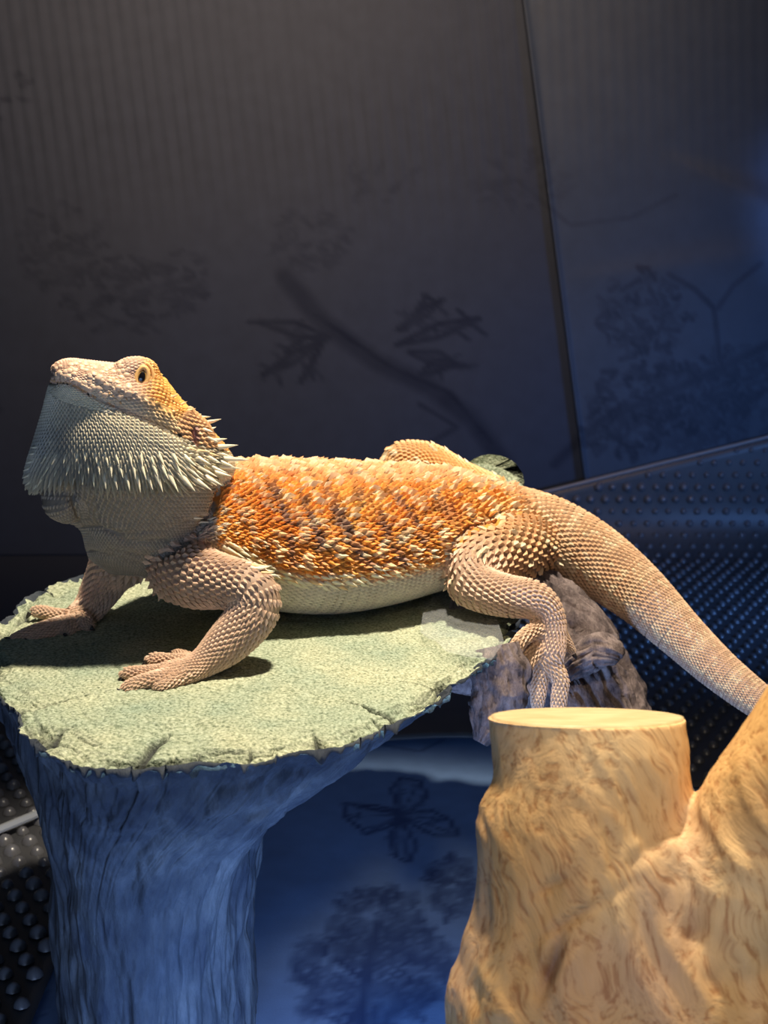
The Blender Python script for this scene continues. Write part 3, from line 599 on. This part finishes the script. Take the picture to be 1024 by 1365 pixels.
d_ = d_-.0025*seg([(596, 770), (598, 730), (625, 703), (665, 695)], 6)*(q[:, 0] > 500)
Vb = Vb+Nb*d_[:, None]
me.vertices.foreach_set('co', Vb.astype(np.float32).ravel()); me.update(); Nb = getno(me)
BV = bvh_of(body)
dragon_root = empty('bearded_dragon', (W(400, 830, .66)[0], .66, 0), 'orange and tan bearded dragon resting on the stump with its head raised', 'lizard')
put(body, dragon_root)

# ---- scales in staggered lattices on every tube, snapped to the skin
C_OR = np.array([.84, .29, .04]); C_OR2 = np.array([.92, .46, .11]); C_PALE = np.array([.86, .70, .46]); C_GREY = np.array([.23, .17, .15]); C_BEL = np.array([.66, .58, .47]); C_TAN = np.array([.64, .44, .30]); C_CREAM = np.array([.80, .71, .51]); C_PINK = np.array([.72, .47, .33])
sc_list = []   # pos, normal, dir, len, wid, hgt, lift, colour
def sstep(a, b, x): t = np.clip((x-a)/(b-a), 0, 1); return t*t*(3-2*t)
order = [k for k in tubes if k.startswith('finger')]+['arm_near', 'arm_far', 'leg_near', 'leg_far', 'brow', 'jaw_corner', 'skull', 'pouch', 'beard', 'body']
for nm in order:
    st, up, nc, reg = tubes[nm]; A, C, T, Sd, U, L = rings_of(st, up, 600); s = 0.; rows = []
    arc = np.linspace(0, L, 600); i = 0; row = 0
    while s < L:
        idx = min(599, int(s/L*599)); a_, b_ = A[idx, 3], .5*(A[idx, 4]+A[idx, 5]); per = 2*PI*math.sqrt((a_*a_+b_*b_)/2)
        n = nc
        if reg == 'body': n = nc if s < .36*L else (int(nc*.68) if s < .44*L else 42)
        wd = per/n
        if reg == 'beard' and nm == 'beard':
            pass
        wd = max(wd, .0011); n = max(6, int(round(per/wd)) if wd == .0011 else n)
        for j in range(n):
            ph = (j+.5*(row % 2))/n*2*PI; c, sn = section(reg, np.array([ph])); c = c[0]; sn = sn[0]
            bb = A[idx, 4] if sn > 0 else A[idx, 5]
            p = C[idx]+a_*c*Sd[idx]+bb*sn*U[idx]; rows.append((p, T[idx], s/L, ph, wd, sn, c))
        s += wd*(.86 if reg != 'limb' else .95); row += 1
    for (p, t, u, ph, wd, sn, c) in rows:
        if (p-CP)@FW <= 0: continue
        loc, no, fi, dist = BV.find_nearest(Vector(p))
        if loc is None or dist > .0045: continue
        v_ = np.array(loc)
        no = np.array(no)
        if (np.array(p)-C[min(599, int(u*599))])@no < 0: continue
        sc_list.append([v_, no, t, wd, u, ph, sn, reg, nm])
# thin out doubled scales where two tubes meet
cell = {}; keep = []
for k, r in enumerate(sc_list):
    key = tuple(np.floor(r[0]/.002).astype(int)); ok = True
    for dx in (-1, 0, 1):
        for dy in (-1, 0, 1):
            for dz in (-1, 0, 1):
                for kk in cell.get((key[0]+dx, key[1]+dy, key[2]+dz), ()):
                    o_ = sc_list[kk]
                    if o_[8] != r[8] and np.sum((o_[0]-r[0])**2) < (.5*(o_[3]+r[3])*.62)**2: ok = False; break
                if not ok: break
            if not ok: break
        if not ok: break
    if ok: cell.setdefault(key, []).append(k); keep.append(k)
sc_list = [sc_list[k] for k in keep]
POS = np.array([r[0] for r in sc_list]); NO = np.array([r[1] for r in sc_list]); TD = np.array([r[2] for r in sc_list]); WD = np.array([r[3] for r in sc_list]); UU = np.array([r[4] for r in sc_list]); PHI = np.array([r[5] for r in sc_list]); SN = np.array([r[6] for r in sc_list])
REG = np.array([r[7] for r in sc_list]); NM = np.array([r[8] for r in sc_list]); QP = pxof(POS); R1 = rng.random(len(POS)); R2 = rng.random(len(POS)); R3 = rng.random(len(POS))
LEN = WD*1.25; WID = WD*1.02; HK = WD*.30; LIFT = WD*.28; CL = np.zeros((len(POS), 3))
lump = fbm(POS*70, 3, 91); lump2 = fbm(POS*180, 2, 92)
# trunk and tail
b = REG == 'body'; ub = UU
Lb = rings_of(tubes['body'][0], (0, 0, 1), 600)[5]; sb = UU*Lb
dors = sstep(-.30, -.05, SN)                                   # above the side fringe
band = np.sin(2*PI*(sb/.0185+PHI*.0+.9*SN)+.9*lump); tail = sstep(.40, .48, UU)
co_ = C_OR*(1-np.clip(.5+lump, 0, 1))[:, None]+C_OR2*np.clip(.5+lump, 0, 1)[:, None]
gr = np.clip((band-.35)*3, 0, 1)*sstep(-.2, .1, SN)*(1-sstep(.70, .97, SN))*(1-sstep(.27, .38, UU))*sstep(.07, .11, UU)*np.clip(.45+1.6*lump2+.35*R1, 0, 1)
pa = np.clip((-band-.45)*3, 0, 1)*(R1 > .58)
topk = sstep(.86, 1, SN)[:, None]; co_ = co_*(1-.45*topk)+C_TAN*1.15*.45*topk
co_ = co_*(1-.62*pa[:, None])+C_PALE*.62*pa[:, None]; co_ = co_*(1-.85*gr[:, None])+C_GREY*.85*gr[:, None]
sp_ = ((R2 > .93) & (SN > -.1))[:, None]; co_ = np.where(sp_, C_PALE, co_); dk_ = ((R2 < .07) & (SN > .2))[:, None]; co_ = np.where(dk_, co_*.45, co_)
bel = C_BEL*(1-.12*R1[:, None]); cb_ = bel*(1-dors[:, None])+co_*dors[:, None]
ct = np.array([.66, .40, .22])*(.85+.3*R1[:, None]); ct = ct*(1-.6*sstep(.5, .75, UU)[:, None])+np.array([.55, .38, .28])*(.85+.3*R1[:, None])*.6*sstep(.5, .75, UU)[:, None]
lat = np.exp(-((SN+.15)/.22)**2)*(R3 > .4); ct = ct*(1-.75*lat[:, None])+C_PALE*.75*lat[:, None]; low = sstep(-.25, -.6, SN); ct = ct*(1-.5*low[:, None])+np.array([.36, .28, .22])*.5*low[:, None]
tb = np.clip(np.sin(sb/.022*2*PI)*2-1.0, 0, 1)*(SN > 0)*.25; ct = ct*(1-tb[:, None])+C_PALE*tb[:, None]
cb_ = cb_*(1-tail[:, None])+ct*tail[:, None]; tsp = (R2 > .88)[:, None]*tail[:, None]*.6; cb_ = cb_*(1-tsp)+C_PALE*tsp; CL[b] = cb_[b]
rough = b & (SN > -.1) & (UU < .45)
LIFT[rough] = (WD*(.35+.8*R1**2))[rough]; HK[rough] = (WD*(.3+.35*R2))[rough]; LEN[rough] = (WD*(1.15+.35*R2))[rough]; WID[rough] = (WD*(.8+.25*R3))[rough]
pbig = b & (pa > .4) & (UU < .45); WID[pbig] *= 1.35; LEN[pbig] *= 1.3; HK[pbig] *= 1.6
bl = b & (SN <= -.1); LIFT[bl] = .16*WD[bl]; HK[bl] = .30*WD[bl]; LEN[bl] = 1.2*WD[bl]
# limbs
m_ = REG == 'limb'; CL[m_] = (C_TAN*(.88+.3*R1[:, None])*(1+.10*lump[:, None]))[m_]
pk = m_ & (SN > -.2); CL[pk] = (.6*CL+.4*C_PINK)[pk]
isl = np.isin(NM, ['leg_near', 'leg_far']); th_ = isl*(1-sstep(.28, .5, UU)); CL = CL*(1-.65*th_[:, None])+(C_OR2*.6+C_TAN*.4)*(.85+.3*R1[:, None])*.65*th_[:, None]
CL = np.where(((NM == 'leg_far'))[:, None], CL*.5+C_OR2*.5, CL)
LIFT[m_] = .38*WD[m_]; HK[m_] = .34*WD[m_]; LEN[m_] = 1.38*WD[m_]
hk_ = m_ & isl & (UU < .5) & (R2 > .93); CL[hk_] = C_PALE; LEN[hk_] *= 1.4; LIFT[hk_] *= 2
# head
h = REG == 'head'; pinkish = C_PINK*(.9+.2*R1[:, None]); back = sstep(178, 215, QP[:, 0]); hc = pinkish*(1-back[:, None])+(C_OR2*np.array([1.02, 1.08, 1.2]))*(.85+.25*R1[:, None])*back[:, None]
CL[h] = hc[h]; HK[h] = .30*WD[h]; LIFT[h] = (.10*WD+.5*WD*back*(R1 > .3))[h]
# which skin lies below the mouth line -> lower jaw and beard colour
ml = np.interp(QP[:, 0], [60, 86, 100, 118, 141, 177, 216, 262, 300], [511, 510, 515, 526, 538, 552, 569, 592, 600])
lowj = sstep(0, 5, QP[:, 1]-ml)*((REG == 'head') | (REG == 'beard'))*(QP[:, 0] < 335)
crm = C_CREAM*(.88+.2*R1[:, None]); CL = CL*(1-lowj[:, None])+crm*lowj[:, None]
cheek = np.exp(-((QP[:, 1]-ml+10)/14)**2)*(QP[:, 0] > 120)*(QP[:, 0] < 250)*h; CL = CL*(1-.6*cheek[:, None])+C_CREAM*.6*cheek[:, None]
bd_ = (NM == 'beard') | (NM == 'pouch') | (NM == 'jaw_corner'); upm = bd_ & (QP[:, 1] < ml); CL[upm] = (C_OR2*.5+C_PINK*.5)*(.9+.2*R1[upm][:, None])
# beard: scales lengthen toward the rim; smoother throat below it
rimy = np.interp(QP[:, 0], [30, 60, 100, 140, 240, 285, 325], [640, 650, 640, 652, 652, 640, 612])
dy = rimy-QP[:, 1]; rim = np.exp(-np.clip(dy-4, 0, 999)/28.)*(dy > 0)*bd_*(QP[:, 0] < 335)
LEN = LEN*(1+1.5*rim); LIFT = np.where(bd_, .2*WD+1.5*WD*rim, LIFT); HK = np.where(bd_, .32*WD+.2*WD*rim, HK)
rim2 = np.exp(-np.clip(dy-10, 0, 999)/50.)*(dy > 0)*bd_; dkp = np.maximum(rim2, bd_*sstep(190, 110, QP[:, 0])*sstep(535, 600, QP[:, 1])*(dy > 0))*np.clip(.75+.6*lump2+.5*lump, 0, 1)*(1-sstep(200, 250, QP[:, 0])); CL = CL*(1-.7*dkp[:, None])+np.array([.16, .17, .17])*.7*dkp[:, None]  # dark rim pigment, plus shade painted on the left front of the beard
thr = bd_ & (dy < 0); CL[thr] = (np.array([.42, .35, .27])*(.88+.22*R1[:, None]))[thr]; LIFT[thr] = .12*WD[thr]; HK[thr] = .25*WD[thr]; LEN[thr] = 1.15*WD[thr]
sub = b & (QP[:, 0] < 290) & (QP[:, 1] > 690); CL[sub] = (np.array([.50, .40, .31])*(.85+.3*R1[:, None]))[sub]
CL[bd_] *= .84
ear = ((QP[:, 0]-260)/6)**2+((QP[:, 1]-582)/12)**2 < 1; CL[ear & (NO@FW < 0)] = (.38, .20, .15)
jw = (lowj > .5) & (QP[:, 1]-ml < 26) & (QP[:, 0] > 95); WID = np.where(jw, WID*1.15, WID); HK = np.where(jw, HK*1.5, HK); LEN = np.where(jw, LEN*1.1, LEN)
# directions: along the limb; on the beard, outward and down toward the rim
Dr = TD.copy(); jr = (bd_ & (QP[:, 0] > 150)); k_r = sstep(170, 300, QP[:, 0])[:, None]
Dr[jr] = (Dr*(1-.75*k_r)+(RT*.9-UP*.15)*k_r*.9)[jr]
kl = sstep(90, 40, QP[:, 0])[:, None]; Dr = np.where((bd_)[:, None], Dr-RT*.5*kl, Dr)
Dr = Dr+(.12+.55*rough[:, None])*(rng.random(Dr.shape)-.5); POS = POS+(rough*WD*.55)[:, None]*nrm(Dr)*(R3-.5)[:, None]; Dr = nrm(Dr-NO*np.sum(Dr*NO, 1)[:, None]); SDv = np.cross(NO, Dr)
def pt(l, s_, h_): return POS+Dr*(l*LEN)[:, None]+SDv*(s_*WID)[:, None]+NO*h_[:, None]
e_ = -WD*.15
SV = np.stack([pt(-.5, 0, e_), pt(-.05, -.5, e_*.6), pt(-.05, .5, e_*.6), pt(.62, 0, LIFT), pt(.02, 0, HK+LIFT*.3), pt(.25, 0, e_), pt(-.32, -.28, HK*.35), pt(-.32, .28, HK*.35)], 1)
tri = np.array([(0, 6, 4), (0, 4, 7), (6, 1, 4), (7, 4, 2), (1, 3, 4), (2, 4, 3), (1, 5, 3), (2, 3, 5), (0, 1, 6), (0, 7, 2)])
n = len(POS); SF = (np.arange(n)[:, None, None]*8+tri[None]).reshape(-1, 3)
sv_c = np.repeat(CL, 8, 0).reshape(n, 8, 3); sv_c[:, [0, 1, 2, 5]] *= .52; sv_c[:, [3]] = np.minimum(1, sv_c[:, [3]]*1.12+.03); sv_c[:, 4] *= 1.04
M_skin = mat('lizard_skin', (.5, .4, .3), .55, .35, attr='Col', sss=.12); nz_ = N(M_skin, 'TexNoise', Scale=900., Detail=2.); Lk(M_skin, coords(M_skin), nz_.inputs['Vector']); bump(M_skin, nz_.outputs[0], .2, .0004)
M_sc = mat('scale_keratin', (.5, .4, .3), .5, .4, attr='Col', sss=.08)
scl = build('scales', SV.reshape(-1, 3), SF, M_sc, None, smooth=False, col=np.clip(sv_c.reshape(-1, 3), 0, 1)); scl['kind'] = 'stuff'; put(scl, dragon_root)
kd = kdtree.KDTree(n)
for i in range(n): kd.insert(POS[i], i)
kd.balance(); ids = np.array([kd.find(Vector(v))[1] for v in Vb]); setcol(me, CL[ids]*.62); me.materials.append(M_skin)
print('SCALES', n, 'BODYV', len(Vb))

# ---- spines: one cone mesh, shared
M_spine = mat('spine_keratin', (.80, .72, .52), .42, .45, sss=.15); M_spine2 = mat('spine_warm', (.80, .55, .28), .45, .4, sss=.1)
def cone_mesh(name, m, k=7):
    V = []; prof = [(.0, 1.), (.25, .92), (.55, .62), (.8, .30), (.95, .10)]
    for h_, r_ in prof:
        for j in range(k): a_ = j/k*2*PI; V.append((r_*math.cos(a_), r_*math.sin(a_)*.75+.25*h_*h_, h_))
    V.append((0, .27, 1)); F = [tuple(map(int, f)) for f in grid_faces(len(prof), k)]+[((len(prof)-1)*k+j, (len(prof)-1)*k+(j+1) % k, len(prof)*k) for j in range(k)]+[tuple(range(k-1, -1, -1))]
    me_ = bpy.data.meshes.new(name); me_.from_pydata(V, [], F); me_.materials.append(m); me_.polygons.foreach_set('use_smooth', [True]*len(F)); return me_
SPM = cone_mesh('spine', M_spine); SPM2 = cone_mesh('warm_spine', M_spine2)
from mathutils import Matrix
def cone(name, msh, base, tip, r, upv=(0, 0, 1), parent=None):
    z = nrm(tip-base); L = np.linalg.norm(tip-base); x = nrm(np.cross(np.array(upv, float), z)); y = np.cross(z, x)
    o = bpy.data.objects.new(name, msh); COL.objects.link(o)
    M = Matrix(((x[0]*r, y[0]*r, z[0]*L, base[0]), (x[1]*r, y[1]*r, z[1]*L, base[1]), (x[2]*r, y[2]*r, z[2]*L, base[2]), (0, 0, 0, 1)))
    p = parent or dragon_root; o.parent = p; o.matrix_world = M; o.matrix_parent_inverse = Matrix.Translation(-p.location); o.matrix_basis = M; return o
def hit(px, py):
    loc, no, fi, di = BV.ray_cast(Vector(CP), Vector(nrm(ray(px, py))))
    return (np.array(loc), np.array(no)) if loc else (None, None)
def spine(bx, by, tx, ty, rpx, name='beard_spine', msh=None, out=.25, far=False):
    p, no = hit(bx, by)
    if p is None:
        v, nn_, fi, di = BV.find_nearest(Vector(W(bx, by, .605))); p = np.array(v); no = np.array(nn_)
    d = (p-CP)@FW; k = d/FPX; vec = (tx-bx)*k*RT-(ty-by)*k*UP; L = np.linalg.norm(vec)
    vec = vec+no*L*out; base = p-nrm(vec)*L*.12
    return cone(name, msh or SPM, base, base+vec*1.1, rpx*k, no)
J = lambda s: random.uniform(-s, s)
rim_sp = [(318, 606, 330, 609, 3.4), (296, 612, 327, 612, 4), (290, 622, 318, 622, 4), (284, 628, 304, 636, 4), (270, 634, 293, 646, 4), (256, 636, 280, 652, 4.2), (240, 632, 259, 654, 4.6), (224, 630, 237, 655, 4.2), (208, 630, 217, 655, 3.8), (196, 632, 204, 652, 3.4), (182, 630, 188, 655, 3.6), (168, 632, 174, 653, 3.3), (152, 632, 158, 652, 3.2), (138, 632, 143, 651, 3.2), (124, 630, 127, 648, 3), (110, 628, 112, 646, 3), (98, 630, 99, 646, 2.8), (84, 632, 82, 648, 2.8), (70, 634, 66, 650, 2.8), (58, 632, 52, 649, 2.8)]
for r in rim_sp: spine(*r)
for (rowdy, sc_, xs_) in ((-13, .9, 8), (-26, .75, 4)):
    for (bx, by, tx, ty, rp) in rim_sp[3:]:
        spine(bx+xs_+J(2), by+rowdy+J(2), bx+xs_+(tx-bx)*sc_, by+rowdy+(ty-by)*sc_, rp*.8, out=.3)
for r in [(48, 604, 38, 606, 2.5), (46, 614, 34, 618, 2.6), (44, 622, 31, 628, 2.7), (44, 630, 30, 638, 2.8), (46, 638, 33, 648, 2.8), (52, 642, 44, 654, 2.6), (50, 596, 41, 597, 2.2)]: spine(*r, out=.05)
for r in [(268, 552, 284, 553, 3.4), (276, 562, 296, 559, 4.2), (281, 572, 288, 570, 2.8), (284, 588, 302, 585, 3.6), (290, 596, 316, 594, 4.2), (262, 548, 272, 549, 2.8), (272, 572, 284, 577, 2.6), (276, 582, 290, 590, 3)]: spine(*r, name='temple_spine', out=.1)
for r in [(250, 548, 262, 546), (240, 540, 249, 536), (228, 530, 237, 526), (262, 600, 278, 603), (250, 596, 264, 602), (276, 604, 292, 608)]: spine(*r, 2.6, name='temple_spine', msh=SPM2, out=.15)
fr_ = np.array([(296, 728), (318, 742), (342, 756), (366, 766), (395, 773), (430, 776), (470, 773), (510, 765), (550, 753), (585, 738), (612, 722)], float)
for rw, dyy, sz in ((0, 0, 1.), (1, -7, .85), (2, 6, .8)):
    for t in np.linspace(0, 1, 34):
        x = np.interp(t, np.linspace(0, 1, len(fr_)), fr_[:, 0]); y = np.interp(t, np.linspace(0, 1, len(fr_)), fr_[:, 1])+dyy+J(2); x += J(3)+rw*4
        L = (19-10*t)*sz*random.uniform(.7, 1.2); a_ = .32-.25*t+J(.2)
        if t < .8 or random.random() < .6: spine(x, y, x+L*math.cos(a_), y+L*math.sin(a_), 4.6*sz-1.5*t, name='side_spine', msh=SPM if random.random() < .75 else SPM2, out=.35)
for k in range(12): x = 262+k*3+J(3); y = 700+J(12); spine(x, y, x+11, y-1+J(3), 2.1, name='neck_spine', out=.3)

# ---- claws
M_claw = mat('claw_horn', (.035, .028, .025), .3, .5); CLM = cone_mesh('claw', M_claw)
for k, (st, (dx, dy_)) in fing.items():
    if k == 't1': continue
    s0 = np.array(st[-1][:3]); d = (s0-CP)@FW; kk = d/FPX; vec = dx*kk*RT-dy_*kk*UP
    if k[0] in 'nf' and s0[2]+vec[2] < .0004: vec[2] = .0004-s0[2]
    c_ = cone('claw', CLM, s0, s0+vec*1.15, .0012, (0, 1, .2))
# ---- eyes, eyelids, nostril, ear
M_eye = mat('eye_gold', (.5, .3, .08), .08, .8); g = N(M_eye, 'TexCoord'); sp3 = N(M_eye, 'SeparateXYZ'); Lk(M_eye, g.outputs['Object'], sp3.inputs[0])
import itertools
def m2(m, op, a, b_=0.):
    n = N(m, 'Math', operation=op)
    for i, v in enumerate((a, b_)):
        if isinstance(v, float): n.inputs[i].default_value = v
        else: Lk(m, v, n.inputs[i])
    return n.outputs[0]
rad = m2(M_eye, 'POWER', m2(M_eye, 'ADD', m2(M_eye, 'POWER', m2(M_eye, 'DIVIDE', sp3.outputs[0], .36), 2.), m2(M_eye, 'POWER', m2(M_eye, 'DIVIDE', sp3.outputs[1], .62), 2.)), .5)
tobase(M_eye, ramp(M_eye, rad, [(.0, (.004, .003, .003)), (.86, (.006, .004, .003)), (.98, (.55, .32, .07)), (1., (.30, .15, .04))]))
M_lid = mat('eyelid', (.74, .44, .16), .5, .4, sss=.1)
import bmesh
def sphere_mesh(name, m, u=24, v=16):
    bm = bmesh.new(); bmesh.ops.create_uvsphere(bm, u_segments=u, v_segments=v, radius=1); me_ = bpy.data.meshes.new(name); bm.to_mesh(me_); bm.free()
    me_.materials.append(m); me_.polygons.foreach_set('use_smooth', [True]*len(me_.polygons)); return me_
EM = sphere_mesh('eye', M_eye)
def frame_obj(name, msh, p, z, x, s, parent=None):
    z = nrm(z); x = nrm(np.asarray(x)-z*np.dot(x, z)); y = np.cross(z, x); o = bpy.data.objects.new(name, msh); COL.objects.link(o); s = np.broadcast_to(s, 3)
    M = Matrix([[x[i]*s[0], y[i]*s[1], z[i]*s[2], p[i]] for i in range(3)]+[[0, 0, 0, 1]])
    pr = parent or dragon_root; o.parent = pr; o.matrix_parent_inverse = Matrix.Translation(-pr.location); o.matrix_basis = M; return o
def torus_mesh(name, m, ax, ay, r, n=36, k=8):
    V = [((ax+r*math.cos(b))*math.cos(a), (ay+r*math.cos(b))*math.sin(a), r*math.sin(b)) for a in np.arange(n)/n*2*PI for b in np.arange(k)/k*2*PI]
    F = [(i*k+j, ((i+1) % n)*k+j, ((i+1) % n)*k+(j+1) % k, i*k+(j+1) % k) for i in range(n) for j in range(k)]
    me_ = bpy.data.meshes.new(name); me_.from_pydata(V, [], F); me_.materials.append(m); me_.polygons.foreach_set('use_smooth', [True]*len(F)); return me_
LM = torus_mesh('eyelid', M_lid, .0024, .0042, .0011); LM2 = torus_mesh('eyelid_fold', M_lid, .0046, .0062, .0008)
ep, en = hit(189, 503)
tilt = RT*.96-UP*.2
zz_ = nrm(.75*en-FW*.4)
frame_obj('eye', EM, ep-zz_*.0022, zz_, tilt, .0042)
frame_obj('eyelid', LM, ep+zz_*.0008, zz_, tilt, 1.)
frame_obj('eyelid', LM2, ep-zz_*.0006, zz_, tilt, 1.)
ex = BV.ray_cast(Vector(ep-FW*-.08+np.array([0, 0, 0])), Vector(-FW))
if ex[0] is not None:
    p2 = np.array(ex[0]); n2_ = np.array(ex[1]); frame_obj('eye', EM, p2-n2_*.0026, n2_, tilt, .0042); frame_obj('eyelid', LM, p2+n2_*.0004, n2_, tilt, 1.)
M_dark = mat('nostril_dark', (.02, .012, .01), .5); NMs = torus_mesh('nostril', mat('nostril_rim', (.80, .70, .55), .45), .0013, .0017, .0006); NMd = sphere_mesh('nostril_hole', M_dark, 12, 8)
for (px_, py_) in ((69, 499),):
    p, no = hit(px_, py_)
    if p is not None: no = nrm(no-RT*.3); frame_obj('nostril', NMs, p+no*.0004, no, UP, 1.); frame_obj('nostril_hole', NMd, p-no*.0003, no, UP, (.0013, .0015, .0009))
p, no = hit(260, 582)
EAR = torus_mesh('ear_fold', M_lid, .0014, .0040, .0007)
frame_obj('ear', sphere_mesh('ear', mat('ear_skin', (.26, .10, .07), .5), 16, 10), p+no*.0002, no, RT*.97+UP*.2, (.0016, .0044, .0010))
# warm scales on the head: a few enlarged plates around eye and snout
M_plate = mat('head_plate', (.72, .50, .34), .45, .4, sss=.1); PM = sphere_mesh('head_plate', M_plate, 10, 6)
for k in range(120):
    x = random.uniform(74, 180); y0_ = np.interp(x, [74, 86, 110, 130, 160, 180], [492, 481, 481, 485, 480, 478]); y1 = np.interp(x, [74, 86, 100, 118, 141, 180], [508, 507, 511, 520, 530, 528]); y = random.uniform(y0_, y1)
    if (x-189)**2+(y-503)**2 < 330: continue
    p, no = hit(x, y)
    if p is not None: r = random.uniform(.0007, .0014); frame_obj('head_plate', PM, p, no, RT, (r*1.15, r, r*.55))
